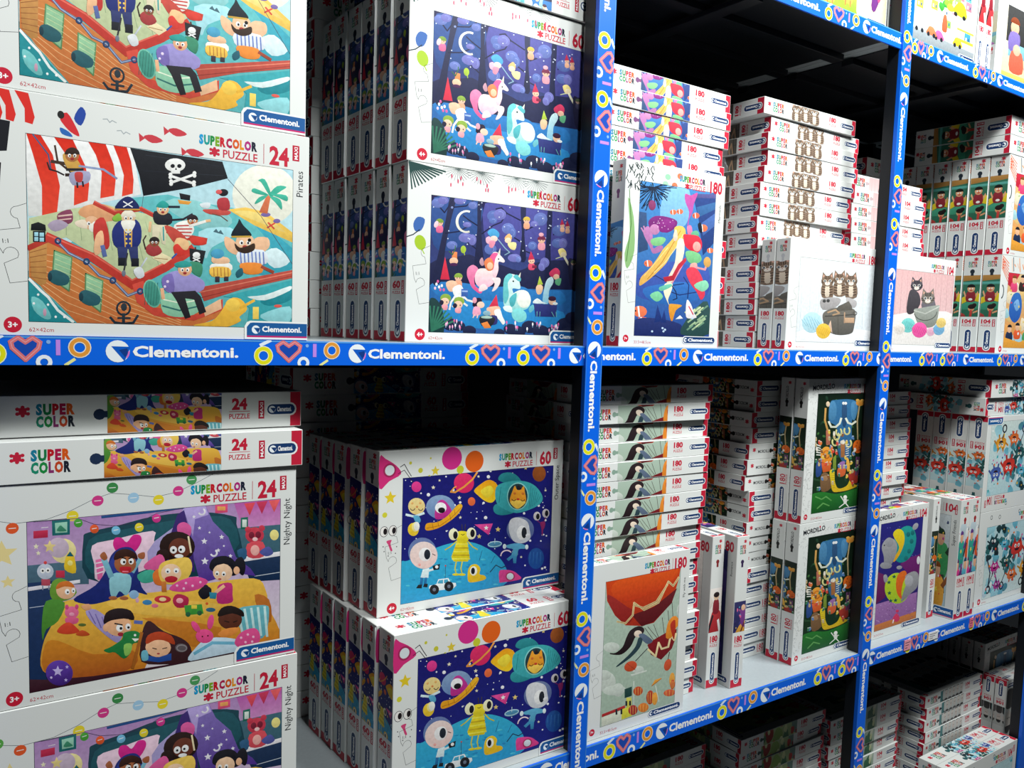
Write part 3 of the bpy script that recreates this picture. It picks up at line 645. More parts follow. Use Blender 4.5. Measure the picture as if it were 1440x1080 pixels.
def art_bedtime():
    p = Pr([(118, -17), (1262, -134), (1262, 523), (130, 762)])
    p.rect(100, -160, 1280, 780, ('#b58cc4', '#dcd4dc')); p.poly([1050, -130, 1270, -150, 1270, 40, 1100, 30], ('#c060b0', '#d8a0d0'))
    p.poly([110, 180, 400, 150, 400, 260, 110, 270], '#48687c'); p.poly([110, 260, 260, 245, 260, 700, 110, 770], '#16315c'); p.line([130, 372, 240, 355], 3, '#c0c8d8'); p.poly([110, 280, 360, 240, 360, 255, 110, 298], '#e8e4ec')
    p.poly([1060, 0, 1270, -20, 1270, 150, 1060, 190], '#3c6474'); p.poly([1090, 140, 1270, 110, 1270, 230, 1130, 240], '#102c50'); p.poly([1090, 130, 1262, 102, 1262, 122, 1100, 150], '#f0ecf2'); p.line([1150, 215, 1262, 196], 3, '#c8d0d8')
    p.poly([232, -28, 314, -36, 314, 36, 234, 42], '#1d6c70'); p.poly([246, -16, 302, -22, 302, 26, 248, 30], '#9ad0b8'); p.blob([255, 20, 270, -5, 285, 5, 298, 20], '#3c8c6c'); p.poly([148, 22, 214, 16, 214, 50, 148, 56], '#c42c50'); p.poly([1085, -48, 1118, -52, 1118, 2, 1085, 4], '#1d6c5c'); p.rect(1092, -40, 1112, -6, '#d8e4dc'); p.poly([970, -105, 1026, -112, 1026, -72, 970, -66], '#e4507c'); p.rect(980, -98, 1016, -80, '#f4a860')
    for k in range(3): p.poly([1100+k*55, -112-k*7, 1150+k*55, -118-k*7, 1125+k*55, -58-k*8], ['#e04858', '#c83458', '#e85c60'][k])
    p.blob([375, 60, 400, 25, 540, -10, 700, -52, 900, -72, 1050, -55, 1066, -20, 1066, 180, 640, 240, 395, 235], '#13404e'); p.blob([400, 60, 560, 10, 860, -45, 1040, -40, 1045, 120, 640, 200, 410, 210], '#1d5460')
    p.line([460, -45, 640, -66, 830, -92], 12, '#24508c')
    # moon and stars, robot, rocket
    p.ell(285, 110, 58, 56, '#f2e2a0'); p.ell(262, 96, 48, 46, '#cdb8cc'); p.star(222, 92, 30, '#f0d890'); p.star(160, 92, 14, '#f4ecc8'); p.star(170, 122, 12, '#f4ecc8')
    p.blob([290, 195, 295, 140, 315, 115, 335, 140, 340, 210], '#ecc62c'); p.poly([298, 135, 315, 112, 332, 135], '#1c6474'); p.ell(315, 165, 12, 12, '#f8e888'); p.rect(250, 200, 290, 232, '#c8304c')
    p.ell(202, 205, 38, 36, '#c4ccdc'); p.ell(190, 202, 12, 12, '#fff'); p.ell(214, 200, 12, 12, '#fff'); p.ell(190, 202, 5, c='#222', n=6); p.ell(214, 200, 5, c='#222', n=6); p.rect(184, 240, 224, 270, '#b8485c'); p.ell(202, 165, 8, c='#e04848', n=8); p.line([190, 270, 190, 288], 6, '#8890a8'); p.line([218, 270, 218, 286], 6, '#8890a8')
    # red panda and lamp
    p.ell(1148, 30, 42, 36, '#cc3a50'); p.ell(1118, 5, 14, c='#cc3a50', n=10); p.ell(1180, -2, 14, c='#cc3a50', n=10); p.ell(1134, 30, 13, 16, '#7c1c34', n=10); p.ell(1164, 28, 13, 16, '#7c1c34', n=10); p.ell(1150, 48, 12, 9, '#f4c8c8'); p.blob([1115, 70, 1185, 60, 1190, 125, 1120, 130], '#d84c58'); p.ell(1150, 98, 20, 24, '#f0b0a8'); p.ell(1236, 28, 20, 24, '#f6e48c'); p.blob([1070, 100, 1110, 90, 1110, 135, 1085, 140], '#2c5c84'); p.blob([1170, 105, 1210, 80, 1232, 110, 1200, 125], '#5058a0')
    # pillow
    p.blob([415, 85, 520, 55, 690, 15, 695, 60, 720, 130, 660, 190, 450, 250, 425, 170], '#efcfe2'); p.poly([430, 150, 470, 140, 460, 240, 440, 240], '#e86ca8')
    for k in range(3): p.line([432, 165+k*24, 466, 158+k*22], 6, '#f8e4ee')
    p.blob([510, 82, 518, 50, 548, 48, 572, 68, 600, 35, 632, 36, 638, 65, 610, 110, 570, 130, 530, 115], '#d8248c')
    # canopy
    p.poly([828, -85, 925, -105, 960, -30, 1030, 40, 1065, 130, 1130, 180, 1155, 215, 1060, 200, 960, 235, 905, 250, 875, 140, 850, 20], ('#8c78c4', '#4c2c8c')); p.poly([828, -88, 780, 0, 700, 60, 665, 110, 668, 160, 720, 130, 780, 40, 850, -10], '#b4a8dc'); p.poly([800, -60, 830, -80, 868, 60, 880, 200, 760, 180, 720, 120, 770, 30], '#3a2470')
    p.poly([828, -88, 925, -105, 940, -60, 880, -40, 870, 40, 850, -20], '#b8a4e0')
    for x, y, r in ((922, 60, 15), (1000, 40, 12), (925, 150, 18), (985, 100, 10), (1040, 125, 10), (900, 0, 9), (875, -50, 9), (945, 20, 6), (1010, 80, 6)): p.star(x, y, r, '#f2eefc')
    for x, y in ((910, -74), (965, 112)): p.ring(x, y, 14, 8, '#f2eefc', a0=-60, a1=160, n=10)
    p.blob([800, -10, 830, -26, 862, -5, 858, 35, 830, 45, 805, 30], '#e05ca0')
    # bed cover
    p.blob([275, 345, 450, 320, 620, 300, 720, 290, 900, 255, 1145, 225, 1200, 280, 1215, 360, 1255, 440, 1262, 520, 1000, 540, 700, 600, 640, 650, 480, 690, 330, 705, 190, 660, 190, 540, 235, 440], ('#f2c44c', '#c8741e'), k=4)
    p.blob([200, 540, 260, 520, 420, 580, 600, 560, 610, 630, 470, 685, 330, 700, 195, 660], ('#d88a28', '#a8501c')); p.blob([480, 340, 700, 320, 860, 330, 1000, 350, 900, 400, 700, 400, 560, 380], '#f0c050'); p.blob([660, 415, 760, 460, 900, 520, 1000, 500, 860, 440, 740, 410], '#d08828'); p.poly([640, 410, 900, 430, 1000, 450, 1000, 520, 870, 540, 760, 470], '#c87820'); p.blob([1150, 300, 1215, 320, 1225, 420, 1180, 400], '#b86820')
    # boy in the blue cape
    p.blob([330, 330, 430, 265, 480, 190, 500, 130, 540, 95, 590, 92, 620, 130, 625, 200, 640, 270, 665, 305, 600, 290, 560, 310, 470, 340, 400, 352], '#1c2a78', k=4); p.blob([480, 200, 505, 140, 545, 110, 600, 115, 610, 150, 590, 250, 520, 250], '#2b3c98')
    p.blob([500, 215, 585, 215, 590, 270, 570, 310, 540, 290, 520, 318, 498, 305], '#8fc8d4'); p.line([470, 150, 500, 220], 26, '#7cb8cc'); p.line([600, 200, 640, 130], 18, '#7cb8cc'); p.blob([450, 130, 470, 112, 485, 140, 468, 152], '#a8603c'); p.blob([622, 122, 652, 112, 652, 140, 630, 142], '#a8603c')
    p.ell(565, 165, 50, 46, '#a8623c'); p.blob([515, 150, 525, 112, 570, 98, 612, 118, 618, 145, 570, 132], '#3a1c14'); p.ell(556, 156, 13, 15, '#fff'); p.ell(592, 154, 12, 14, '#fff'); p.ell(560, 158, 6, c='#111', n=8); p.ell(590, 157, 6, c='#111', n=8); p.line([538, 134, 566, 142], 6, '#24100c'); p.line([582, 142, 606, 132], 6, '#24100c'); p.blob([540, 182, 570, 178, 592, 182, 585, 205, 550, 207], '#c01c2c'); p.rect(552, 198, 580, 204, '#f0788c')
    for x in (510, 560): p.ell(x, 322, 20, 9, '#a8603c')
    # scared girls
    p.ell(800, 85, 80, 68, '#26120e', n=20); p.ell(735, 125, 30, c='#26120e', n=10); p.ell(812, 92, 50, 46, '#6a3322'); p.ell(783, 100, 16, 17, '#fff'); p.ell(820, 97, 16, 17, '#fff'); p.ell(783, 102, 6, c='#111', n=8); p.ell(816, 99, 6, c='#111', n=8); p.ell(808, 128, 20, 9, '#fff'); p.line([850, 40, 862, 110], 8, '#f0e0b8')
    p.blob([655, 165, 720, 120, 745, 150, 730, 190, 660, 190], '#e25c9c'); p.blob([620, 215, 680, 190, 710, 215, 690, 245, 640, 250], '#3fa890'); p.blob([690, 210, 720, 185, 750, 215, 740, 260, 700, 255], '#e0742c')
    p.blob([715, 200, 730, 160, 790, 140, 850, 135, 868, 175, 850, 225, 800, 255, 735, 250], '#f0c858'); p.ell(773, 205, 46, 42, '#f6caa8'); p.ell(758, 196, 12, 12, '#fff'); p.ell(796, 194, 12, 12, '#fff'); p.ell(757, 199, 5, c='#234', n=6); p.ell(795, 197, 5, c='#234', n=6); p.blob([745, 228, 775, 218, 802, 228, 790, 246, 755, 247], '#b81c30'); p.blob([765, 280, 800, 245, 880, 220, 940, 240, 900, 275, 830, 290], '#e04c94')
    for x, y in ((800, 262), (840, 250), (870, 262), (905, 245), (830, 275)): p.ell(x, y, 6, c='#f8c0dc', n=6)
    p.line([740, 250, 742, 285], 22, '#c87430')
    # girl on the right
    p.blob([945, 170, 965, 135, 1020, 125, 1060, 150, 1075, 200, 1040, 215, 960, 195], '#12101c'); p.blob([1060, 150, 1090, 128, 1108, 165, 1100, 210, 1080, 200], '#12101c'); p.ell(1005, 200, 44, 40, '#f4c8a4'); p.ell(1068, 190, 14, 18, '#f0b890'); p.poly([950, 175, 962, 148, 1040, 138, 1055, 172, 1010, 160], '#12101c'); p.ell(980, 204, 9, 11, '#fff'); p.ell(1010, 206, 9, 11, '#fff'); p.ell(980, 207, 5, c='#111', n=6); p.ell(1010, 209, 5, c='#111', n=6); p.ell(992, 230, 8, 4, '#b84040')
    p.blob([990, 255, 1045, 248, 1050, 300, 1048, 335, 985, 340, 980, 290], '#c02c74'); p.line([1010, 262, 975, 290], 15, '#f0b890'); p.blob([895, 290, 925, 262, 955, 275, 945, 310, 915, 322], '#14121e'); p.poly([945, 290, 980, 292, 975, 320, 948, 318], '#2c84a0'); p.ell(930, 268, 12, 12, '#1c1828')
    # hooded child, pig, toy dinosaur
    p.blob([222, 300, 235, 250, 275, 235, 320, 260, 345, 300, 300, 335, 240, 335], '#6c9c34'); p.ell(295, 290, 44, 40, '#f2bc94'); p.blob([250, 285, 265, 255, 310, 248, 335, 275, 290, 272], '#d8742c'); p.ell(302, 296, 11, 13, '#fff'); p.ell(330, 290, 9, 12, '#fff'); p.ell(304, 298, 5, c='#222', n=6); p.ell(330, 292, 4, c='#222', n=6); p.blob([205, 340, 290, 345, 260, 430, 205, 470, 190, 520, 185, 450], '#4c8c30')
    p.ell(322, 390, 32, 28, '#e86c98'); p.ell(300, 366, 9, 12, '#d84c84', n=8); p.ell(345, 364, 9, 12, '#d84c84', n=8); p.ell(322, 398, 12, 8, '#f4a0bc'); p.blob([295, 415, 350, 415, 345, 440, 300, 442], '#e05c8c'); p.blob([255, 480, 275, 450, 310, 435, 345, 460, 355, 480, 300, 490], '#d84428'); p.blob([340, 490, 370, 470, 405, 490, 370, 498], '#c84c20'); p.ell(370, 446, 18, 7, '#5c6c30')
    # toys on the bed
    p.ell(735, 325, 38, 17, '#c8303c'); p.ell(735, 325, 16, 9, '#f4d8a0'); p.blob([780, 330, 800, 300, 850, 315, 845, 355, 800, 362], '#b8244c'); p.ell(812, 330, 16, 12, '#f0a8b0'); p.poly([832, 352, 912, 345, 920, 388, 840, 396], '#3c9838'); p.ell(850, 392, 12, c='#24603c', n=8); p.ell(902, 385, 12, c='#24603c', n=8); p.rect(865, 350, 890, 366, '#e8d048'); p.ell(665, 340, 22, 12, '#3c84b8'); p.ell(700, 355, 16, 9, '#e46c8c'); p.ell(952, 370, 22, 10, '#2c6484'); p.ell(935, 342, 7, c='#d85c28', n=6); p.ell(605, 305, 22, 20, '#8cb4d8'); p.ell(620, 330, 8, 12, '#e0a8c0')
    # boy with the dinosaur
    p.blob([385, 385, 430, 375, 500, 420, 560, 440, 540, 520, 500, 510, 420, 440], '#a496cc')
    for k in range(4): p.line([400+k*30, 385+k*12, 430+k*26, 440+k*18], 5, '#7868ac')
    p.blob([365, 360, 400, 350, 412, 372, 385, 380], '#e8a878'); p.ell(535, 448, 60, 48, '#eeb488'); p.blob([468, 440, 478, 390, 530, 368, 590, 378, 606, 420, 560, 415, 500, 425], '#24161a'); p.ell(540, 458, 16, 17, '#fff'); p.ell(578, 452, 12, 15, '#fff'); p.ell(546, 460, 7, c='#111', n=8); p.ell(580, 455, 6, c='#111', n=8); p.line([518, 438, 552, 444], 6, '#1c1014'); p.ell(545, 487, 14, 9, '#a02430'); p.ell(478, 458, 14, 18, '#eeb488')
    p.blob([468, 560, 500, 545, 550, 510, 560, 480, 610, 470, 640, 490, 630, 520, 600, 530, 590, 570, 560, 598, 520, 570, 490, 572], '#1c7c3c'); p.blob([560, 535, 595, 530, 590, 570, 565, 585], '#8cc45c'); p.ell(610, 490, 6, c='#fff', n=6); p.poly([595, 505, 635, 505, 610, 520], '#f4f4e8'); p.line([610, 430, 640, 432], 16, '#5c6cb4')
    # cave with the reader
    p.blob([640, 500, 655, 440, 680, 425, 740, 470, 820, 500, 862, 540, 860, 610, 760, 620, 640, 610], '#3a1a20'); p.ell(715, 545, 58, 44, '#f0bc94'); p.blob([660, 530, 668, 490, 720, 472, 775, 490, 790, 530, 740, 512, 700, 512], '#b8401c'); p.line([690, 548, 708, 552], 4, '#201418'); p.line([735, 550, 755, 545], 4, '#201418'); p.ell(716, 573, 7, 4, '#a84040'); p.poly([655, 580, 715, 590, 775, 570, 775, 602, 716, 612, 660, 606], '#1c4a9c'); p.blob([640, 565, 665, 560, 670, 600, 642, 605], '#6cb4c8'); p.ell(820, 545, 28, 20, '#5c5458'); p.ring(822, 546, 22, 5, '#8c8488', ry=14); p.line([640, 480, 600, 640], 14, '#a8601c')
    # sleeping boy
    p.blob([1060, 370, 1195, 345, 1215, 380, 1200, 480, 1150, 500, 1090, 460], '#64b0bc')
    for k in range(5): p.line([1075+k*30, 370-k*4, 1095+k*28, 470+k*4], 11, '#c4e4e4')
    p.ell(1040, 412, 54, 46, '#5c2c1c'); p.blob([985, 400, 1000, 362, 1045, 350, 1095, 372, 1100, 400, 1050, 385], '#1c100e'); p.blob([985, 480, 1020, 455, 1080, 450, 1060, 480, 1010, 495], '#e48c3c'); p.line([1015, 420, 1035, 425], 4, '#1c0c0a'); p.line([1055, 425, 1072, 418], 4, '#1c0c0a')
    p.blob([850, 600, 880, 550, 940, 500, 1060, 500, 1120, 540, 1050, 575, 920, 600], '#c4dcec'); p.line([880, 570, 960, 520, 1060, 520], 14, '#6cb0cc'); p.blob([1060, 520, 1090, 470, 1150, 450, 1175, 480, 1165, 520, 1100, 545], '#dc4c8c')
    for x, y in ((1090, 495), (1120, 480), (1145, 490), (1110, 515), (1140, 512)): p.ell(x, y, 6, c='#f8b8d4', n=6)
    p.ell(925, 490, 40, 32, '#e84c8c'); p.ell(885, 448, 14, 30, '#e84c8c', rot=-35); p.ell(952, 425, 14, 34, '#e84c8c', rot=10); p.ell(915, 492, 4, c='#400', n=6); p.ell(940, 488, 4, c='#400', n=6)
    p.poly([110, 700, 220, 700, 420, 680, 860, 605, 1060, 560, 1060, 620, 110, 800], '#3a1424'); p.ell(265, 668, 62, 58, ('#6a44b4', '#3a1c70'), n=24); p.star(258, 660, 26, '#c8b8ec'); p.star(300, 640, 9, '#c8b8ec'); p.star(295, 700, 9, '#c8b8ec'); p.ell(228, 690, 6, c='#d8c8f4', n=6)
    for x, y, c in ((352, -17, '#4ca83c'), (425, 9, '#e85c2c'), (523, 15, '#78c0e4'), (628, 0, '#ecd834'), (706, -42, '#dc3c94')): p.ell(x, y, 20, 20, c); p.line([x-10, y, x+10, y-4], 3, '#fff')
    p.line([150, -20, 352, -38, 425, -12, 523, -6, 628, -22, 706, -64, 830, -90], 2, '#4a3a60')
    return p
def gnome(p, x, y, s, hat='#c83c50', skin='#f6c0a4', body='#e8909c', hatk='cone'):
    p.blob([x-s*.5, y+s*.5, x+s*.5, y+s*.5, x+s*.55, y+s*1.6, x-s*.5, y+s*1.6], body); p.ell(x, y, s*.62, s*.55, skin, n=12)
    if hatk == 'cone': p.poly([x-s*.65, y-s*.15, x+s*.55, y-s*.35, x-s*.15, y-s*1.9], hat)
    else: p.ell(x, y-s*.15, s*.72, s*.62, hat, a0=170, a1=370, n=9)
    p.ell(x-s*.2, y+s*.05, s*.09, c='#221', n=6); p.ell(x+s*.25, y+s*.05, s*.09, c='#221', n=6)
def fern(p, x, y, s, c, n=9, a0=-170, a1=-40):
    for i in range(n):
        a = math.radians(a0+(a1-a0)*i/(n-1)); p.line([x, y, x+s*math.cos(a), y+s*math.sin(a)], s*.07, c)
def art_forest():
    p = Pr([(42, 22), (1136, 158), (1117, 1015), (38, 1018)]); R = random.Random(3)
    p.rect(20, 0, 1160, 1050, ('#24204c', '#44589c')); p.blob([440, 80, 700, 100, 900, 130, 1100, 160, 1100, 480, 800, 470, 600, 420, 460, 380], '#4c4c98'); p.blob([60, 40, 400, 60, 380, 300, 200, 420, 60, 380], '#2f5090')
    p.blob([40, 520, 200, 480, 330, 450, 430, 500, 560, 520, 700, 560, 820, 500, 1000, 480, 1130, 500, 1130, 700, 40, 700], '#1b2048')
    p.rect(20, 690, 1160, 1050, ('#2a6cb0', '#2c5c9c')); p.blob([40, 680, 200, 650, 500, 680, 700, 670, 800, 700, 1000, 700, 1000, 800, 600, 820, 200, 800], '#2474b8'); p.blob([150, 820, 400, 780, 700, 800, 1020, 850, 950, 960, 500, 990, 150, 930], '#2484c4')
    for q in ([180, 40, 225, 45, 190, 200, 150, 420, 130, 640, 60, 660, 105, 420, 150, 200], [385, 70, 415, 75, 412, 200, 425, 400, 440, 540, 370, 540, 385, 300], [700, 110, 740, 115, 730, 300, 745, 480, 700, 480, 712, 300], [895, 135, 930, 140, 920, 400, 930, 620, 880, 620, 890, 300]): p.blob(q, '#1e2348')
    for q in ([200, 60, 140, 150, 60, 60], [205, 110, 300, 100, 380, 40], [150, 300, 250, 285, 330, 240], [420, 300, 500, 240, 560, 215, 600, 150], [600, 150, 560, 110, 520, 120], [600, 150, 680, 190, 700, 200], [740, 270, 820, 230, 870, 210, 900, 190], [600, 290, 700, 350], [385, 240, 320, 200, 280, 170], [740, 420, 790, 440], [300, 350, 380, 410], [1000, 230, 940, 300]): p.line(q, 9, '#1c1f44')
    for x, y, rx, ry in ((90, 80, 50, 36), (130, 60, 40, 30), (255, 60, 45, 30), (350, 95, 35, 28), (500, 170, 45, 40), (550, 160, 46, 40), (500, 205, 30, 22), (300, 330, 52, 36), (350, 345, 30, 40), (200, 385, 40, 30), (310, 235, 32, 20), (610, 260, 45, 40), (640, 290, 30, 40), (485, 410, 45, 40), (660, 470, 48, 30), (690, 480, 20, 22), (845, 190, 50, 48), (800, 225, 28, 22), (790, 380, 32, 30), (880, 500, 34, 36), (860, 530, 26, 30), (980, 270, 50, 40), (970, 360, 42, 34), (1010, 360, 30, 36)): p.ell(x, y, rx, ry, R.choice(['#6878bc', '#5c70b4', '#7474bc']), n=14); p.ring(x, y, rx*.55, 3, '#8c98d4', ry=ry*.55, a0=-120, a1=60, n=8)
    for i in range(46): p.ell(R.uniform(50, 1050), R.uniform(60, 520), 5, c='#d4dcf4', n=6)
    p.ring(305, 213, 68, 14, '#f0ecdc', ry=76, a0=70, a1=290, n=18); p.ring(298, 213, 70, 8, '#f8f6ea', ry=76, a0=95, a1=265, n=16)
    p.ell(196, 112, 9, c='#8898cc', n=8)
    # elves in the trees
    gnome(p, 105, 225, 42, '#7c9c3c', body='#e86c98', hatk='cap'); p.ell(80, 235, 16, 26, '#f8d0dc', rot=20)
    gnome(p, 745, 200, 36, '#d8b84c', body='#f0a884', hatk='cap'); gnome(p, 855, 340, 42, '#7c2c4c', body='#f0a0b0', hatk='cap'); p.ell(852, 300, 18, 14, '#f4b0bc'); gnome(p, 1003, 235, 26, '#c83054', body='#f4b898'); gnome(p, 1040, 245, 26, '#c83054', body='#f4b898')
    gnome(p, 785, 490, 38, '#c83054', body='#e05070'); p.rect(790, 520, 822, 540, '#7c1c3c')
    p.blob([460, 290, 500, 260, 545, 290, 540, 325, 500, 330], '#4ca4d8'); p.ell(508, 335, 28, 22, '#f8d4c8'); p.blob([450, 330, 480, 320, 485, 370, 455, 365], '#f0b8cc'); p.blob([480, 350, 520, 355, 500, 400, 475, 390], '#e890a8')
    p.blob([585, 330, 620, 295, 640, 330, 620, 350], '#f0b878'); p.ell(612, 345, 24, 20, '#f8d8b8'); p.blob([610, 365, 670, 360, 665, 410, 630, 405], '#f0e09c'); p.line([540, 340, 590, 400, 625, 430, 590, 450], 7, '#8cb0c4')
    p.blob([975, 410, 1010, 395, 1035, 430, 1000, 460], '#f2dc8c'); p.ell(1015, 440, 22, 18, '#f8e0b8'); p.line([1020, 455, 1040, 490, 1060, 520], 16, '#e8e4c8'); p.line([1000, 455, 960, 470], 6, '#c8d0a8')
    p.poly([205, 430, 240, 435, 240, 490, 200, 490], '#e88850'); p.ell(215, 500, 32, 26, '#f4c0a0'); p.line([180, 430, 205, 455, 225, 410, 225, 390], 8, '#3c6c4c'); p.ell(285, 415, 20, 28, '#a8c43c'); p.line([290, 430, 295, 455], 6, '#a8c43c'); p.ell(215, 525, 30, 12, '#4c1c50')
    # unicorns
    p.blob([315, 600, 320, 550, 360, 525, 400, 560, 370, 620, 380, 680, 430, 710, 410, 730, 355, 690, 330, 640], ('#f090b8', '#e4508c')); p.blob([375, 600, 400, 555, 450, 550, 500, 560, 520, 590, 520, 640, 480, 680, 420, 690, 380, 655], ('#fbe8e4', '#f4b4cc'), k=4)
    p.blob([500, 560, 505, 500, 500, 440, 530, 430, 560, 455, 590, 490, 580, 505, 545, 500, 545, 560, 520, 620], ('#fdf4f0', '#f6c8d4'), k=4); p.poly([540, 440, 556, 400, 556, 450], '#f0e8d0'); p.blob([470, 500, 500, 440, 540, 440, 520, 480, 505, 560], '#ec5c94'); p.ell(545, 480, 6, c='#222', n=6)
    p.blob([410, 680, 440, 660, 470, 690, 440, 710, 405, 715], '#f8dcdc'); p.blob([500, 620, 555, 615, 560, 650, 530, 700, 500, 712, 520, 660], '#f8dcdc'); p.blob([440, 500, 480, 470, 510, 510, 500, 560, 460, 560], '#e88050'); p.ell(483, 530, 22, 26, '#f8c4a0'); p.blob([405, 500, 425, 470, 440, 520, 420, 530], '#c898a8')
    p.blob([585, 700, 590, 620, 625, 585, 690, 600, 700, 640, 705, 690, 650, 690, 660, 740, 640, 820, 600, 830, 585, 780], ('#e8f6f4', '#a8dcd8'), k=4); p.blob([582, 720, 588, 620, 625, 582, 650, 600, 615, 650, 625, 740, 600, 800, 585, 770], '#68c4c8'); p.blob([655, 605, 680, 590, 710, 615, 700, 640], '#5cbcc4'); p.poly([690, 600, 708, 572, 704, 612], '#f4ecd8'); p.ell(655, 637, 7, c='#222', n=6)
    p.blob([620, 790, 640, 740, 700, 700, 760, 710, 785, 770, 760, 830, 680, 850, 640, 840], ('#f2f8ec', '#7ccccc'), k=4); p.ell(735, 770, 50, 56, '#f0f6e8'); p.blob([650, 850, 700, 830, 750, 860, 750, 910, 700, 930, 655, 900], '#7ed0d0'); p.blob([770, 830, 800, 800, 810, 830, 780, 860], '#68b8c4'); p.blob([585, 820, 640, 815, 650, 860, 600, 850], '#e0f2f0'); p.blob([630, 760, 680, 720, 670, 800, 640, 820], '#4fb0b8')
    # old gnome with long beard and small elves
    p.poly([118, 635, 150, 470, 188, 635], ('#e83c50', '#cc2c48')); gnome(p, 252, 620, 44, '#8cac44', body='#f0a884', hatk='cap'); p.blob([160, 660, 205, 640, 245, 660, 240, 710, 185, 720], '#f4c0a0')
    p.blob([210, 700, 260, 670, 290, 700, 300, 760, 270, 780, 230, 760], '#f0f0ec')
    for q in ([240, 740, 200, 800, 190, 850], [260, 750, 290, 800, 320, 820], [250, 750, 240, 800, 215, 830], [275, 740, 320, 780, 360, 790]): p.line(q, 14, '#f0f0ec')
    for x, y in ((90, 670), (110, 690), (130, 680), (80, 700), (120, 710), (145, 710), (100, 650)): p.ell(x, y, 9, 12, R.choice(['#f4c8e0', '#e060a0', '#fff']), n=7)
    for x, y in ((155, 790), (255, 810)): p.ell(x+5, y-20, 40, 32, '#8cac44'); p.ell(x, y+5, 32, 28, '#f6c8ac'); p.ell(x-12, y+8, 5, c='#222', n=6); p.ell(x+14, y+8, 5, c='#222', n=6); p.blob([x-20, y+30, x+20, y+30, x+15, y+65, x-20, y+60], '#f0a0a8'); p.ell(x-25, y+12, 16, 18, '#201c38')
    p.rect(275, 700, 325, 755, '#3c64b0'); p.rect(280, 712, 322, 722, '#a8c0e8')
    p.blob([360, 820, 375, 770, 420, 765, 430, 810, 400, 830], '#1c1430'); p.ell(420, 812, 28, 24, '#f8ccb4'); p.blob([370, 830, 410, 830, 420, 880, 365, 890], '#f0a4bc'); p.line([375, 885, 365, 905], 8, '#f4c8b8'); p.line([400, 885, 395, 905], 8, '#f4c8b8'); p.ell(375, 780, 16, 22, '#e8a0b0')
    p.poly([480, 825, 535, 735, 550, 820], '#d83450'); p.blob([470, 830, 555, 820, 560, 870, 500, 890, 470, 860], '#f4b898'); p.blob([520, 850, 560, 840, 580, 890, 600, 930, 585, 950, 560, 920, 530, 890], '#f0f0ec'); p.blob([490, 890, 540, 890, 540, 945, 490, 950], '#2c2c6c')
    p.blob([415, 900, 520, 900, 515, 945, 480, 972, 430, 960], '#1c1c24'); p.ell(465, 902, 52, 15, '#2c3034'); p.ell(465, 900, 42, 10, '#a8c4b8'); p.ell(465, 870, 28, 18, '#88b0c0'); p.poly([425, 945, 470, 930, 500, 975, 450, 980], '#e08038')
    # pool on the right
    p.blob([820, 680, 840, 655, 870, 670, 860, 720, 830, 725], '#f6c49c'); p.poly([830, 660, 845, 595, 870, 655], '#b8d048'); p.blob([870, 790, 880, 680, 900, 620, 935, 600, 945, 640, 915, 700, 910, 790], ('#d0ecf0', '#7cc0dc')); p.blob([800, 790, 830, 755, 870, 780, 900, 790], '#e8f4f4'); p.poly([805, 795, 975, 795, 965, 885, 820, 885], '#2c3478'); p.ell(938, 775, 26, 26, '#f4c4a4'); p.ell(938, 755, 28, 18, '#3c1c38'); p.ell(960, 790, 18, 10, '#e8f4f4')
    p.blob([915, 570, 960, 535, 990, 560, 980, 600, 930, 600], '#d83c64'); p.ell(965, 600, 22, 20, '#f6c0a4'); p.blob([960, 620, 1000, 610, 990, 660, 960, 650], '#5ca87c')
    for x in (830, 850, 955, 970): p.line([x, 885, x+R.uniform(-20, 20), 850], 4, '#68b0a8')
    # foliage in front
    for x, y, r in ((200, 960, 60), (260, 970, 50), (340, 1000, 50), (640, 980, 50), (690, 1000, 60), (780, 960, 60), (860, 990, 60), (940, 1000, 60), (1040, 940, 70), (1090, 890, 60), (1060, 1000, 60), (560, 1010, 40)): p.ell(x, y, r, r*.75, '#141c40', n=14)
    p.blob([38, 800, 70, 770, 110, 800, 140, 860, 150, 1020, 38, 1020], '#123838'); fern(p, 60, 1010, 180, '#2c7058', 8, -95, -25)
    for i in range(34):
        x = R.choice([R.uniform(160, 290), R.uniform(750, 870), R.uniform(910, 990), R.uniform(610, 700)]); y = R.uniform(930, 985); p.line([x, y+22, x, y], 4, '#8cb0c8'); p.ell(x, y, 6, 13, R.choice(['#f4a8cc', '#f0f0f8', '#e060a0']), n=6)
    p.blob([1050, 480, 1080, 470, 1110, 490, 1120, 620, 1100, 700, 1060, 640], '#181838'); gnome(p, 1085, 500, 28, '#4c5840', hatk='cap', body='#3c3c58', skin='#a88c80')
    return p
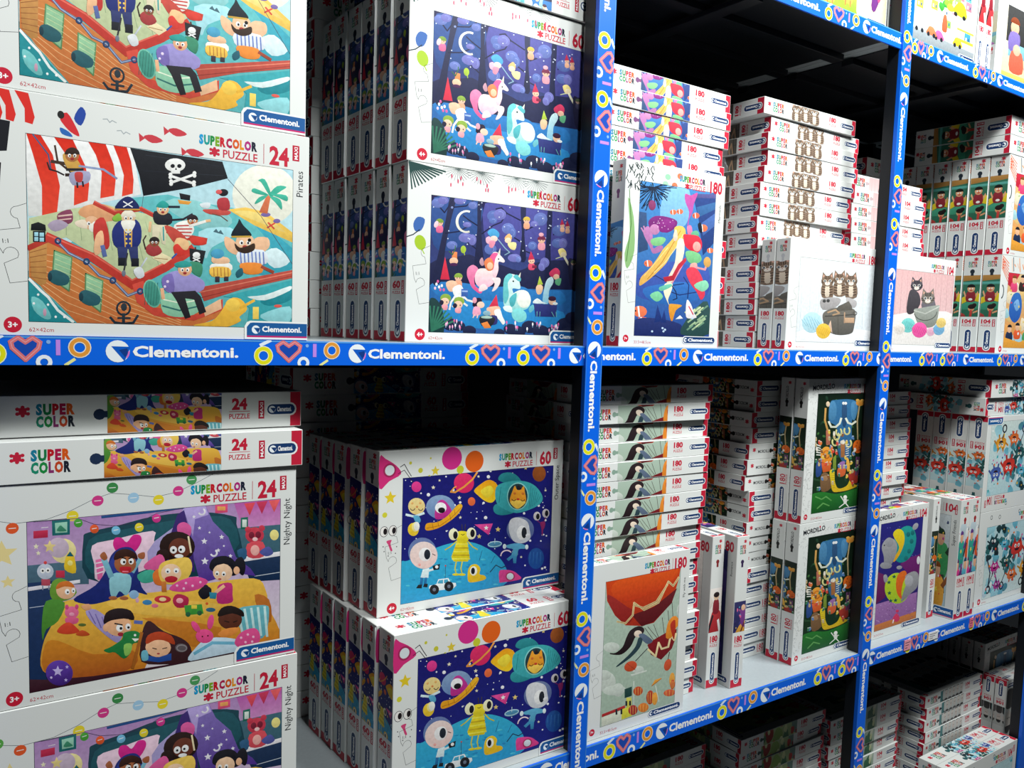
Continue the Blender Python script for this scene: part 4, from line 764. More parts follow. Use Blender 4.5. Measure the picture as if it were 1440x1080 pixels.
def art_space():
    p = Pr([(20, 158), (1070, 38), (1070, 840), (15, 1040)]); R = random.Random(5)
    p.rect(0, 0, 1100, 1080, ('#1c1c70', '#1c2480'))
    for i in range(110):
        x, y = R.uniform(20, 1060), R.uniform(80, 800); p.ell(x, y, R.choice([3, 3, 4, 6, 9]), c='#eef0fa', n=7)
    for x, y, r in ((228, 215, 15), (270, 165, 10), (540, 130, 11), (410, 282, 15), (420, 420, 12), (1020, 215, 11), (860, 695, 10)): p.star(x, y, r, '#f2e8c8')
    for x, y, r in ((688, 500, 20), (556, 552, 18), (872, 62, 14)): p.star(x, y, r, '#e8cc74')
    p.ell(610, 130, 12, c='#f0f0f4'); p.ell(598, 418, 12, c='#f0f0f4'); p.ell(195, 266, 12, c='#f0f0f4')
    p.ell(112, 213, 34, 37, '#e0388c'); p.ell(496, 306, 26, 30, '#ec6c3c')
    p.ell(440, 178, 70, 70, ('#e8346c', '#d82860'), n=26); p.line([348, 242, 380, 244, 440, 205, 500, 150, 530, 102], 12, '#f0a040'); p.line([350, 240, 372, 212, 385, 205], 9, '#f0a040')
    p.ell(970, 98, 48, 56, ('#a85a28', '#8c4820'), n=24); p.ell(968, 704, 58, 76, ('#24549c', '#1c4c98'), n=24)
    for k in range(4): p.line([925+k*25, 660, 920+k*27, 740], 6, '#2c64a8')
    # rocket with cat
    p.blob([512, 228, 560, 180, 610, 152, 655, 165, 678, 200, 670, 270, 640, 310, 590, 300, 540, 262], ('#f8a41c', '#f8d428'), k=4); p.blob([560, 225, 620, 190, 650, 230, 610, 280, 570, 255], '#fcdc3c')
    p.blob([682, 150, 700, 108, 760, 95, 810, 115, 840, 160, 760, 175], '#278c94', k=4); p.blob([650, 345, 680, 318, 760, 335, 800, 375, 720, 398, 665, 385], '#2c949c', k=4)
    p.blob([668, 200, 760, 158, 870, 155, 950, 190, 1000, 260, 985, 310, 920, 350, 820, 380, 740, 360, 672, 310], ('#44b4b8', '#3ca4ac'), k=4)
    for k in range(6): p.line([915+k*14, 185+k*14, 905+k*12, 350-k*10], 3, '#1c7480')
    p.line([700, 200, 690, 310], 4, '#1c8088'); p.ell(822, 262, 72, 92, '#173c44', n=28); p.ring(822, 262, 74, 8, '#8cd4d0', ry=94, n=28)
    p.blob([765, 290, 785, 220, 800, 188, 815, 215, 840, 215, 862, 188, 872, 230, 882, 290, 850, 330, 820, 345, 785, 325], '#f0a028', k=4); p.blob([770, 300, 820, 290, 880, 300, 850, 335, 820, 350, 785, 328], '#f8c850'); p.poly([812, 190, 828, 182, 850, 212, 815, 214], '#241c24')
    for x in (795, 858): p.ring(x, 280, 14, 5, '#3c2418', a0=10, a1=170, n=6)
    p.ell(825, 282, 11, 8, '#c83c28'); p.ell(800, 242, 10, 9, '#d8742c'); p.ell(858, 242, 10, 9, '#d8742c')
    # saucer
    p.ell(280, 350, 100, 84, ('#8ca8cc', '#6484b8'), n=26); p.blob([245, 430, 245, 360, 265, 310, 300, 300, 340, 340, 358, 390, 300, 430], ('#cc3c9c', '#b82c84'), k=4); p.ell(282, 355, 40, 38, '#fff', n=18); p.ell(288, 372, 25, 20, '#141018', n=14)
    p.blob([176, 500, 190, 465, 260, 455, 330, 410, 390, 340, 420, 325, 432, 345, 400, 400, 330, 460, 260, 500, 195, 516], ('#f4bc2c', '#e89c1c'), k=4); p.line([188, 500, 280, 480, 360, 420, 425, 350], 4, '#b8741c')
    for x, y in ((225, 465), (262, 445), (375, 362), (345, 400)): p.line([x, y, x+8, y+38], 3, '#a86414')
    # moon baby
    p.ell(115, 348, 58, 58, ('#f2dc98', '#e8cc84'), n=22)
    for x in (88, 143): p.ring(x, 362, 15, 5, '#2c2430', a0=0, a1=170, n=6)
    p.ell(85, 328, 9, c='#e8b068', n=8); p.ell(140, 325, 9, c='#e8b068', n=8); p.ell(118, 352, 8, c='#d8884c', n=8); p.line([45, 408, 100, 420, 165, 395], 16, '#d8ecf4'); p.blob([95, 415, 130, 415, 145, 450, 120, 472, 100, 440], '#58a8cc'); p.ell(95, 510, 38, 46, '#f4cc34', n=20); p.ell(108, 492, 24, 34, '#fae894', n=14); p.ell(118, 488, 20, 32, '#f0f0e8', n=14)
    # planet ground
    p.blob([10, 760, 60, 730, 200, 660, 330, 610, 430, 592, 530, 600, 640, 650, 720, 720, 760, 790, 780, 860, 600, 960, 10, 1060], ('#38b4d8', '#2c9cd0'), k=4)
    for i in range(26): p.ell(R.uniform(40, 700), R.uniform(700, 940), R.uniform(8, 22), R.uniform(4, 8), R.choice(['#2488c0', '#50c4dc', '#1c90c4']), n=9)
    # yellow alien
    p.line([432, 470, 436, 520], 6, '#3c3430'); p.line([456, 468, 454, 520], 6, '#3c3430')
    p.poly([402, 580, 470, 575, 492, 700, 480, 732, 380, 732, 362, 700], '#e8d420'); p.blob([400, 525, 440, 515, 480, 530, 475, 590, 430, 600, 400, 585], '#ecd828')
    for k in range(5): p.line([394-k*6, 610+k*26, 476+k*4, 608+k*26], 11, '#c8ac18' if k % 2 else '#f4e64c')
    for x in (375, 500): p.ell(x, 540 if x < 400 else 532, 34, 42, '#f4eec8', n=20)
    for x, y in ((388, 545), (508, 530)): p.ell(x, y, 16, 28, '#14121a', n=14)
    p.line([428, 538, 440, 544, 452, 536], 4, '#4c4418'); p.line([395, 590, 350, 630, 318, 650], 8, '#d8cc2c'); p.line([480, 590, 510, 625, 545, 645], 8, '#d8cc2c')
    for x in (398, 440): p.line([x, 735, x-8, 780, x, 815], 8, '#d8cc2c'); p.ell(x, 825, 26, 9, '#e0d02c')
    # astronauts
    p.ell(160, 670, 98, 104, ('#6c7cb0', '#5c84b4'), n=28); p.ell(170, 690, 96, 96, ('#f2ddd8', '#f0cfc8'), n=28); p.ell(180, 685, 44, 48, '#f8f4f4', n=18); p.ell(194, 684, 22, 36, '#1c2430', n=14); p.ell(142, 758, 10, c='#f0a8a0', n=8); p.line([230, 680, 250, 690], 5, '#2c2c34'); p.poly([165, 790, 210, 780, 205, 850, 150, 850], '#dceef4'); p.line([205, 800, 250, 785], 15, '#e4f2f6'); p.poly([232, 765, 285, 750, 280, 790, 240, 795], '#14181e'); p.ell(262, 772, 12, c='#fff', n=8); p.poly([150, 848, 170, 850, 165, 905, 145, 905], '#1c6ca4'); p.poly([180, 848, 198, 848, 192, 900, 172, 900], '#1c6ca4'); p.poly([120, 925, 135, 900, 162, 898, 160, 925], '#14181e'); p.poly([168, 915, 178, 892, 202, 892, 200, 918], '#14181e')
    p.ell(848, 498, 98, 92, ('#7484ac', '#4c5c94'), n=28); p.blob([765, 500, 775, 430, 830, 412, 895, 440, 915, 500, 920, 560, 870, 595, 800, 580], ('#e0e0e4', '#ccd0d8'), k=4); p.ell(860, 520, 38, 50, '#f6f6f6', n=18); p.ell(876, 520, 19, 40, '#1c222c', n=14); p.ell(905, 540, 18, 14, '#e0e0e4')
    p.blob([755, 610, 840, 595, 905, 620, 880, 635, 840, 640, 830, 690, 790, 680, 800, 640, 760, 630], '#58a8cc'); p.ell(738, 620, 13, 18, '#e0eef4'); p.ell(898, 622, 12, 18, '#e0eef4'); p.poly([790, 680, 828, 690, 825, 740, 805, 740, 800, 700, 770, 725, 755, 710], '#3c8cb8'); p.ring(755, 690, 42, 9, '#f0d8e0', a0=180, a1=320, n=10)
    p.poly([520, 468, 650, 458, 622, 540], ('#ec50a0', '#d83c88')); p.star(604, 490, 18, '#fff'); p.ell(668, 608, 52, 22, '#4c8cb0', n=20, rot=-6); p.ring(668, 604, 48, 6, '#bcdce8', ry=18, rot=-6); p.line([668, 600, 668, 565], 4, '#c8e0e8')
    # rover, yellow slug, crab rover
    p.poly([210, 925, 215, 905, 262, 895, 275, 860, 345, 850, 362, 882, 398, 885, 402, 905, 380, 925, 240, 945], '#eef4f4'); p.poly([268, 890, 280, 866, 308, 862, 308, 890], '#48a4c4'); p.poly([315, 888, 315, 862, 340, 858, 350, 884], '#48a4c4'); p.line([323, 855, 323, 765], 3, '#303848'); p.ell(323, 763, 6, c='#c83c30', n=6)
    for x, y in ((248, 934), (350, 910)): p.ell(x, y, 33, 36, '#16161c', n=20); p.ell(x, y, 12, 13, '#6c7484', n=12)
    p.blob([485, 870, 482, 800, 500, 760, 540, 750, 570, 780, 565, 820, 600, 830, 612, 850, 590, 865, 520, 880], ('#f4d02c', '#e8b820'), k=4); p.ell(522, 798, 26, 34, '#f8f4e4', n=16); p.ell(518, 798, 14, 24, '#14121a', n=12)
    p.blob([708, 870, 705, 800, 740, 788, 800, 795, 840, 820, 860, 855, 720, 880], ('#ec4c9c', '#d83c84'), k=4); p.ell(785, 835, 34, 32, '#b02c5c', n=18); p.ell(785, 835, 25, 24, '#d8e0e8', n=16); p.line([640, 805, 680, 755, 720, 775, 750, 760], 6, '#1c2440'); p.line([580, 650, 560, 725], 3, '#1c3464'); p.line([670, 690, 645, 740], 3, '#1c3464')
    for x in (965, 1028): p.ell(x, 400 if x < 1000 else 378, 26, 32, '#d0c8cc', n=16); p.ell(x+6, 402 if x < 1000 else 378, 13, 22, '#14121a', n=10)
    p.blob([990, 445, 1025, 440, 1022, 480, 1012, 500, 1012, 535, 1004, 535, 1000, 490], '#8c2060'); p.line([965, 430, 1000, 455], 4, '#8c2060'); p.line([1028, 408, 1015, 440], 4, '#8c2060')
    return p
def art_mermaid():
    p = Pr([(92, 70), (538, 150), (472, 1026), (12, 1010)]); R = random.Random(8)
    p.rect(0, 40, 560, 1060, ('#4c90d0', '#2c4c98')); p.blob([250, 100, 380, 130, 370, 300, 300, 360, 200, 300], '#84bce8')
    p.poly([400, 160, 545, 150, 540, 420, 450, 520, 430, 300], '#2a4484'); p.poly([420, 230, 540, 200, 540, 240, 430, 290], '#3c6ca4'); p.poly([440, 330, 540, 260, 540, 330, 455, 400], '#4a6cb0'); p.poly([400, 150, 540, 155, 540, 180, 420, 175], '#5c5c98')
    p.poly([70, 250, 120, 260, 120, 480, 60, 500], '#34507c')
    for a in range(-20, 200, 11): 
        x, y = 170, 110; L = R.uniform(80, 150)*(1 if 20 < a < 160 else .9); t = math.radians(a); ex, ey = x+L*math.cos(t), y+L*math.sin(t)*1.0
        p.line([x, y, (x+ex)/2+R.uniform(-8, 8), (y+ey)/2, ex, ey], 5, '#15243c'); p.line([(x+ex)/2, (y+ey)/2, ex+R.uniform(-30, 30), ey-12], 4, '#15243c')
    p.ell(155, 215, 22, 30, '#8c3c6c')
    p.blob([40, 640, 120, 600, 200, 560, 330, 560, 400, 620, 480, 600, 470, 760, 300, 780, 180, 800, 40, 760], '#3c58ac'); p.blob([80, 720, 200, 690, 330, 680, 460, 720, 400, 790, 250, 820, 120, 790], '#2f6cb8')
    for q in ([60, 660, 160, 640, 260, 700, 330, 690], [200, 720, 300, 760, 420, 740], [330, 650, 360, 700, 350, 780]): p.line(q, 6, '#20306c')
    # purple haired
    p.blob([95, 380, 120, 340, 150, 370, 150, 470, 180, 460, 210, 460, 200, 490, 150, 505, 130, 460], '#b878b0'); p.blob([130, 310, 170, 280, 240, 285, 300, 310, 290, 350, 240, 380, 190, 370, 150, 380, 135, 350], '#7c2878'); p.ell(165, 360, 30, 32, '#c484b4'); p.blob([190, 330, 230, 300, 290, 320, 250, 370, 200, 375], '#8c2c84'); p.blob([140, 420, 200, 405, 230, 420, 200, 455, 150, 455], '#84c888')
    for i in range(14): p.ell(R.uniform(160, 290), R.uniform(295, 360), 3, c='#f0c8e8', n=5)
    p.line([85, 350, 100, 380], 8, '#c484b4'); p.line([100, 340, 110, 378], 8, '#c484b4')
    # pink tail
    p.blob([355, 150, 390, 160, 430, 145, 405, 210, 395, 260, 375, 300, 368, 350, 360, 340, 375, 260, 355, 200], ('#d05ca8', '#a85cb4')); p.blob([360, 345, 385, 340, 390, 385, 365, 395], '#e080b0'); p.blob([385, 380, 420, 370, 430, 400, 390, 410], '#68b890')
    # blonde
    p.blob([280, 400, 285, 350, 320, 340, 348, 360, 345, 420, 310, 450, 270, 490, 230, 560, 170, 620, 110, 670, 60, 700, 70, 650, 120, 600, 170, 540, 210, 480, 250, 440], ('#f2cc68', '#e0ac58'), k=4); p.line([320, 370, 270, 450, 200, 560, 110, 660], 5, '#c08838'); p.line([335, 390, 290, 470, 220, 560, 150, 620], 4, '#f8e4a0'); p.line([90, 640, 180, 540, 240, 470], 4, '#f8dc90')
    p.blob([275, 400, 290, 360, 300, 380, 300, 420, 280, 430], '#f8d8c0'); p.blob([300, 430, 335, 420, 340, 480, 320, 560, 280, 640, 250, 690, 225, 690, 240, 640, 280, 560], '#f2e0cc'); p.line([250, 700, 300, 620, 345, 540], 7, '#e89cb0'); p.poly([205, 650, 260, 640, 300, 570, 345, 530, 350, 550, 300, 610, 270, 670, 215, 678], '#c02c40')
    p.blob([215, 690, 260, 690, 250, 740, 230, 790, 240, 830, 225, 800, 205, 740], '#f2e8c8'); p.blob([235, 820, 265, 815, 315, 825, 275, 855, 250, 925, 235, 880], ('#e8a43c', '#d8882c')); p.line([255, 700, 280, 740, 285, 780, 260, 790], 5, '#141c3c'); p.blob([180, 710, 250, 690, 250, 710, 190, 735], '#6cc4a8')
    # red haired
    p.blob([335, 400, 350, 390, 400, 400, 440, 420, 445, 470, 420, 500, 380, 490, 345, 460], ('#e83c50', '#d82c44'), k=4); p.ell(415, 465, 24, 30, '#f4a8a0'); p.blob([360, 400, 420, 400, 440, 430, 395, 440, 370, 480], '#e03448'); p.blob([345, 500, 380, 490, 430, 510, 440, 550, 400, 570, 360, 555], '#7cc488'); p.blob([375, 570, 410, 565, 410, 600, 370, 605], '#f0a8a0'); p.line([400, 590, 460, 605, 470, 580], 12, '#f0a0a8'); p.ell(475, 560, 22, 32, '#dca85c')
    p.blob([345, 620, 370, 590, 410, 600, 440, 650, 450, 700, 455, 760, 430, 790, 405, 740, 370, 690], ('#e8485c', '#d83c54'), k=4); p.blob([390, 700, 460, 670, 480, 710, 440, 740], '#8cd4b0'); p.blob([120, 760, 170, 735, 200, 770, 160, 800], '#7ccc9c')
    for x, y, s in ((118, 565, 26), (415, 280, 22), (455, 355, 28), (280, 258, 20), (320, 255, 20), (55, 860, 44), (70, 930, 46), (495, 490, 20)): p.ell(x, y, s, s*.8, R.choice(['#f07850', '#ec6c4c']), n=12); p.line([x-s*.2, y-s*.7, x-s*.1, y+s*.7], s*.22, '#fff'); p.ell(x-s*.6, y-s*.1, s*.13, c='#111', n=6)
    p.blob([425, 330, 445, 325, 450, 380, 432, 375], '#182034'); p.blob([10, 920, 120, 900, 300, 940, 300, 1030, 10, 1030], '#1c2c68'); p.poly([140, 930, 165, 820, 190, 920], '#1c3478'); p.poly([180, 930, 205, 850, 215, 930], '#1c3478')
    p.blob([320, 940, 380, 860, 470, 800, 480, 1000, 320, 1010, 300, 980], '#2a4c4c')
    for i in range(22):
        x, y = R.uniform(330, 450), R.uniform(850, 980); p.line([x, y, x+34, y-26], 10, R.choice(['#9cb890', '#c8d8a8', '#6c9478']))
    p.blob([335, 880, 345, 790, 370, 820, 385, 870, 400, 900, 350, 905], '#f2ecf0'); p.line([355, 830, 380, 880], 7, '#d83c50'); p.poly([270, 910, 300, 885, 318, 905], '#eef4f8')
    for x, y in ((125, 985), (190, 965), (205, 975), (195, 985), (375, 905)): p.ell(x, y, 7, c='#c0d8f0', n=7)
    return p
def art_balloon():
    p = Pr([(103, 95), (452, 25), (460, 758), (48, 870)]); R = random.Random(2)
    p.rect(20, 0, 480, 900, ('#b4c8b8', '#a8bcaa'))
    for x, y, rx, ry in ((90, 600, 48, 60), (75, 560, 40, 30), (130, 650, 60, 30), (255, 540, 30, 22), (470, 230, 26, 40), (120, 410, 40, 26), (150, 650, 30, 40)): p.ell(x, y, rx, ry, '#cdd6cc', n=16)
    p.poly([215, 565, 300, 545, 300, 552, 220, 575], '#d4dcd2')
    p.poly([103, 95, 452, 25, 445, 80, 418, 190, 330, 290, 270, 305, 190, 300, 140, 250, 105, 180], ('#d8481c', '#a82c1c')); p.blob([150, 90, 300, 55, 440, 30, 400, 100, 300, 150, 200, 180, 130, 150], ('#e85a20', '#cc3c1c')); p.blob([110, 150, 200, 210, 230, 230, 210, 290, 160, 270, 120, 210], '#9c2420')
    p.poly([220, 250, 330, 210, 440, 120, 415, 195, 330, 285, 270, 308], '#64141c')
    for q in ([150, 280, 190, 290, 225, 250, 232, 190], [232, 190, 280, 225, 350, 190, 395, 90], [395, 90, 420, 110, 445, 70], [230, 200, 275, 215, 340, 185, 390, 105]): p.line(q, 9, '#ecd49c'); p.line(q, 2, '#8c5c2c')
    for a, b in (((300, 310), (350, 370)), ((330, 300), (356, 365)), ((372, 265), (385, 345)), ((400, 230), (412, 325)), ((418, 190), (430, 290)), ((285, 315), (335, 385))): p.line([a, b], 2.5, '#3c2420')
    p.poly([300, 405, 330, 380, 400, 340, 450, 325, 448, 370, 430, 430, 375, 490, 320, 460], ('#8c2024', '#701820'))
    for q in ([305, 430, 345, 470, 358, 395], [358, 395, 375, 430, 410, 420, 420, 360], [420, 360, 440, 385, 448, 350]): p.line(q, 10, '#f0dca8')
    p.blob([400, 300, 420, 265, 445, 260, 462, 295, 440, 330, 425, 370, 395, 370], '#ec8c2c'); p.blob([415, 300, 440, 280, 440, 380, 425, 350], '#b8301c')
    p.blob([112, 440, 140, 440, 175, 410, 195, 360, 215, 325, 255, 305, 282, 320, 275, 345, 240, 360, 215, 410, 170, 450, 120, 448], '#24141a', k=4); p.ell(252, 345, 20, 18, '#f0dcc8'); p.blob([255, 350, 280, 345, 320, 375, 325, 390, 300, 400, 270, 375], '#5c6c84'); p.blob([255, 365, 275, 375, 260, 420, 215, 470, 150, 515, 145, 510, 200, 460, 240, 410], '#27404a')
    p.line([300, 425, 240, 490], 4, '#2c2c34'); p.ell(215, 518, 34, 28, '#cc4c28', rot=-30); p.ell(412, 522, 20, 34, '#d05430', rot=10); p.line([418, 450, 412, 490], 4, '#3c2c2c')
    p.line([195, 500, 240, 540], 2, '#8c2c1c')
    p.poly([60, 790, 185, 745, 185, 765, 60, 808], '#b82c2c'); p.poly([58, 810, 180, 770, 180, 835, 55, 868], '#d8dcc8'); p.poly([165, 770, 225, 750, 222, 815, 165, 835], '#dcd440'); p.poly([183, 648, 222, 635, 222, 690, 183, 702], '#1c4440'); p.rect(192, 700, 220, 760, '#d8d058')
    for x in (138, 165, 192, 212): p.rect(x-5, 720 if x > 180 else 765, x+5, 750 if x > 180 else 800, '#1c242c')
    p.line([232, 605, 232, 750], 3, '#e8ece4'); p.line([350, 640, 372, 740], 3, '#e8ece4'); p.poly([325, 645, 345, 605, 382, 595, 360, 620], '#e8a03c'); p.line([330, 640, 380, 600], 4, '#b86420')
    for x, y, rx, ry, c in ((228, 780, 26, 32, '#a82c2c'), (285, 770, 30, 30, '#e07c2c'), (255, 665, 26, 28, '#c84c28'), (322, 710, 22, 44, '#b83c24'), (348, 720, 16, 40, '#ec9c34'), (440, 610, 16, 42, '#e8a03c'), (430, 690, 34, 22, '#d8603c'), (445, 640, 14, 30, '#c8442c')):
        p.ell(x, y, rx, ry, c, n=14)
        for k in (-.5, 0, .5): p.line([x+rx*k, y+ry*.8, x+rx*k*1.2, y-ry*.7], 2.5, '#f4b458')
    return p
def kitten(p, x, y, s, c1='#8c7460', c2='#4c3c30', eye='#3c4c5c', body=True):
    if body: p.blob([x-s*.8, y+s*.5, x+s*.8, y+s*.5, x+s*.9, y+s*2.6, x-s*.8, y+s*2.6], c1); p.blob([x-s*.3, y+s*.8, x+s*.3, y+s*.8, x+s*.35, y+s*2.4, x-s*.3, y+s*2.4], '#e0d0bc')
    p.poly([x-s*.95, y-s*.1, x-s*.75, y-s*1.5, x-s*.1, y-s*.7], c1); p.poly([x+s*.95, y-s*.1, x+s*.75, y-s*1.5, x+s*.1, y-s*.7], c1); p.poly([x-s*.8, y-s*.4, x-s*.68, y-s*1.1, x-s*.35, y-s*.7], '#d8a894'); p.poly([x+s*.8, y-s*.4, x+s*.68, y-s*1.1, x+s*.35, y-s*.7], '#d8a894')
    p.ell(x, y, s, s*.88, c1, n=18)
    for k in (-.4, -.15, .15, .4): p.line([x+s*k, y-s*.8, x+s*k*.8, y-s*.35], s*.11, c2)
    for d in (-1, 1): p.line([x+d*s*.95, y-s*.05, x+d*s*.6, y+s*.1], s*.1, c2); p.line([x+d*s*.9, y+s*.25, x+d*s*.55, y+s*.3], s*.1, c2); p.ell(x+d*s*.4, y-s*.02, s*.24, s*.22, '#f0e8dc', n=10); p.ell(x+d*s*.4, y-s*.02, s*.15, s*.17, eye, n=8)
    p.ell(x, y+s*.42, s*.42, s*.3, '#f2e8dc', n=12); p.poly([x-s*.12, y+s*.22, x+s*.12, y+s*.22, x, y+s*.38], '#b86c60')
    if body:
        for k in range(4): p.line([x-s*.8, y+s*(.9+k*.42), x-s*.35, y+s*(1.0+k*.42)], s*.13, c2); p.line([x+s*.8, y+s*(.9+k*.42), x+s*.35, y+s*(1.0+k*.42)], s*.13, c2)
def yarn(p, x, y, r, c, d):
    p.ell(x, y, r, r*1.05, c, n=18)
    for k in range(-3, 4): p.line([x+k*r*.25-r*.3, y-r*.6+abs(k)*r*.1, x+k*r*.25+r*.2, y+r*.7-abs(k)*r*.12], r*.06, d)
def art_kittens():
    p = Pr([(328, 290), (940, 370), (905, 975), (320, 968)])
    p.rect(290, 240, 980, 1010, ('#e8eff2', '#dfe6ea')); 
    for k in range(9): p.line([350+k*70, 280, 345+k*68, 980], 3, '#d4dde2')
    p.blob([320, 900, 500, 860, 800, 870, 940, 900, 940, 990, 310, 990], '#f2f4f6'); yarn(p, 440, 820, 78, '#b8dce6', '#8cc0d0')
    for x, y in ((550, 490), (645, 475), (735, 490)): kitten(p, x, y, 50, '#86705e', '#3c2e26')
    p.blob([500, 640, 600, 620, 660, 640, 620, 700, 520, 720], '#a8a4a4'); p.ell(530, 650, 14, c='#444', n=8); p.ell(560, 648, 14, c='#444', n=8); p.blob([700, 620, 780, 650, 770, 700, 720, 690], '#b8b4b4')
    p.blob([520, 760, 560, 720, 640, 700, 740, 705, 775, 740, 765, 850, 745, 900, 660, 915, 590, 900, 540, 850], ('#78746c', '#585650'), k=4); p.poly([640, 690, 720, 650, 745, 690, 750, 720, 620, 730], '#646058'); p.line([540, 770, 640, 765, 760, 755], 6, '#3c3a36'); p.line([560, 740, 620, 720, 650, 745, 600, 760], 12, '#b89878'); p.rect(690, 780, 765, 820, '#c8a484'); p.line([690, 740, 690, 820], 9, '#b8987c'); p.ring(770, 745, 14, 6, '#4c4a44', n=10); p.line([640, 770, 645, 905], 3, '#48463f')
    p.poly([560, 860, 585, 800, 600, 900], '#d8b8a0'); yarn(p, 530, 885, 56, '#ecc048', '#d09c28')
    return p
def art_pinkcats():
    p = Pr([(455, 548), (783, 590), (775, 965), (440, 953)])
    p.rect(420, 520, 800, 1000, ('#e4b8b8', '#eccaca'))
    for k in range(12): p.line([450+k*30, 540, 445+k*30, 820], 2, '#d0a0a4')
    p.blob([430, 820, 600, 780, 800, 800, 800, 990, 430, 990], '#f0eae4')
    p.blob([540, 780, 545, 700, 560, 660, 600, 680, 610, 740, 570, 790], '#48444a'); kitten(p, 588, 640, 32, '#57525a', '#1c1a1e', body=False); p.blob([620, 760, 630, 700, 675, 700, 690, 760], '#747078'); kitten(p, 650, 708, 36, '#7c766e', '#302c2a', body=False)
    p.blob([578, 770, 610, 760, 700, 745, 712, 760, 695, 850, 640, 865, 600, 840], ('#aab0a8', '#80847c')); p.line([580, 772, 640, 790, 712, 752], 6, '#c8ccc4'); p.ring(640, 780, 60, 4, '#505450', a0=0, a1=170, ry=46)
    yarn(p, 550, 852, 38, '#7cd0cc', '#4ca8a4'); yarn(p, 612, 878, 40, '#ee5ca4', '#c83c80'); yarn(p, 672, 888, 22, '#e8b4c8', '#c88ca8'); yarn(p, 715, 875, 30, '#7cb4d8', '#5c90b8'); yarn(p, 725, 840, 26, '#ecd080', '#c8a850'); yarn(p, 505, 870, 30, '#e8e0d8', '#c4b8a8')
    return p
def art_jungle():
    p = Pr([(135, 125), (450, 105), (415, 927), (78, 980)]); R = random.Random(12)
    p.rect(50, 80, 480, 1000, ('#142418', '#1c3820'))
    for i in range(50): p.ell(R.uniform(100, 440), R.uniform(130, 780), R.uniform(8, 20), R.uniform(4, 9), R.choice(['#2c5c2c', '#24482c', '#3c6c34', '#1c3c28']), rot=R.uniform(0, 180), n=8)
    # big blue beast
    p.blob([210, 180, 250, 160, 340, 155, 380, 175, 385, 240, 350, 300, 350, 440, 340, 560, 300, 600, 260, 520, 250, 350, 200, 300], ('#3c78a8', '#2c5c88'), k=4); p.blob([205, 190, 235, 170, 250, 220, 240, 290, 205, 290], '#4c88b4'); p.blob([345, 180, 375, 170, 385, 230, 365, 300, 345, 260], '#4c88b4'); p.blob([285, 190, 315, 190, 312, 330, 288, 330], '#2a5078')
    p.ell(294, 182, 9, 10, '#fff'); p.ell(308, 182, 9, 10, '#fff')
    for q in ([200, 310, 215, 345, 245, 345, 270, 320, 280, 285], [310, 285, 325, 315, 350, 325, 375, 305]): p.line(q, 13, '#e8ecd8')
    for x, y in ((265, 380), (318, 370), (240, 450), (330, 460), (250, 410)): p.ring(x, y, 18, 11, '#dcd890', ry=26, a0=-60, a1=220, n=10)
    # giraffes and crowd
    p.line([400, 170, 385, 300, 390, 430], 9, '#c8b080'); p.ell(400, 178, 26, 20, '#e89c3c'); p.ell(385, 160, 12, 10, '#e8b050'); p.ell(415, 160, 12, 10, '#e8b050'); p.ell(392, 482, 34, 48, ('#ec7424', '#d85c1c'), n=20)
    for i in range(12): p.ell(392+R.uniform(-22, 22), 482+R.uniform(-34, 34), 4, 6, '#a83c14', n=6)
    p.line([180, 220, 175, 300, 195, 380, 190, 470], 12, '#c89850'); p.ell(195, 190, 12, 18, '#e8d0b0'); p.rect(182, 370, 208, 470, '#b86c54'); p.ell(185, 545, 40, 62, ('#f0a840', '#e88c28'), n=22); p.ring(185, 540, 20, 8, '#c86c1c', ry=28, n=14)
    p.poly([150, 600, 215, 595, 210, 660, 160, 670], '#d8602c'); p.rect(278, 460, 305, 560, '#a86c3c'); p.ell(290, 452, 16, 14, '#e8dcc8'); p.blob([320, 560, 335, 590, 340, 650, 325, 665, 315, 620], '#e8b048')
    for k in range(5): p.line([120, 470+k*18, 145, 480+k*16], 7, '#f0f0e8')
    for k in range(6): p.line([312, 470+k*16, 330, 465+k*16], 5, '#e8e8e0')
    p.blob([205, 660, 235, 655, 240, 740, 265, 790, 320, 770, 345, 720, 370, 760, 400, 770, 340, 800, 270, 815, 225, 810, 212, 740], ('#e8d42c', '#d8b024'), k=4)
    for k in range(8): p.line([212, 680+k*15, 238, 678+k*15], 3, '#a88c1c')
    p.poly([228, 560, 248, 540, 248, 650, 225, 655], '#7c9434'); p.blob([120, 590, 150, 600, 150, 680, 115, 700], '#2c4c8c'); p.blob([145, 700, 175, 670, 205, 700, 210, 790, 150, 810], '#7c5c3c'); p.ell(176, 712, 18, 20, '#a88058'); p.blob([260, 640, 310, 620, 305, 690, 260, 700], '#d86434'); p.blob([270, 600, 305, 590, 300, 640, 275, 640], '#9c6ca8'); p.blob([330, 680, 380, 650, 395, 740, 350, 750], '#a83428'); p.line([385, 560, 382, 690], 12, '#6c3c6c'); p.line([402, 560, 398, 690], 12, '#6c3c6c')
    for i in range(64):
        x, y = R.uniform(110, 410), R.uniform(360, 800); c = R.choice(['#f0e8d8', '#e87c3c', '#5c84b8', '#d84c3c', '#e8c450', '#3c7c5c', '#8c5c34', '#c8b080']); p.ell(x, y+12, 8, 14, c, rot=R.uniform(-40, 40), n=8); p.ell(x, y, 7, 8, c, n=8); p.ell(x-3, y-2, 3, 3, '#f4f0e4', n=6); p.ell(x+3, y-2, 3, 3, '#f4f0e4', n=6); p.ell(x+3, y-2, 1.3, c='#111', n=5); p.ell(x-3, y-2, 1.3, c='#111', n=5)
    p.blob([70, 850, 150, 815, 260, 830, 400, 790, 420, 840, 415, 935, 70, 990], ('#2c7c30', '#1c5424'), k=4)
    for q in ([110, 850, 150, 870, 180, 850, 215, 880], [120, 940, 160, 900, 200, 920]): p.line(q, 9, '#5c9c50')
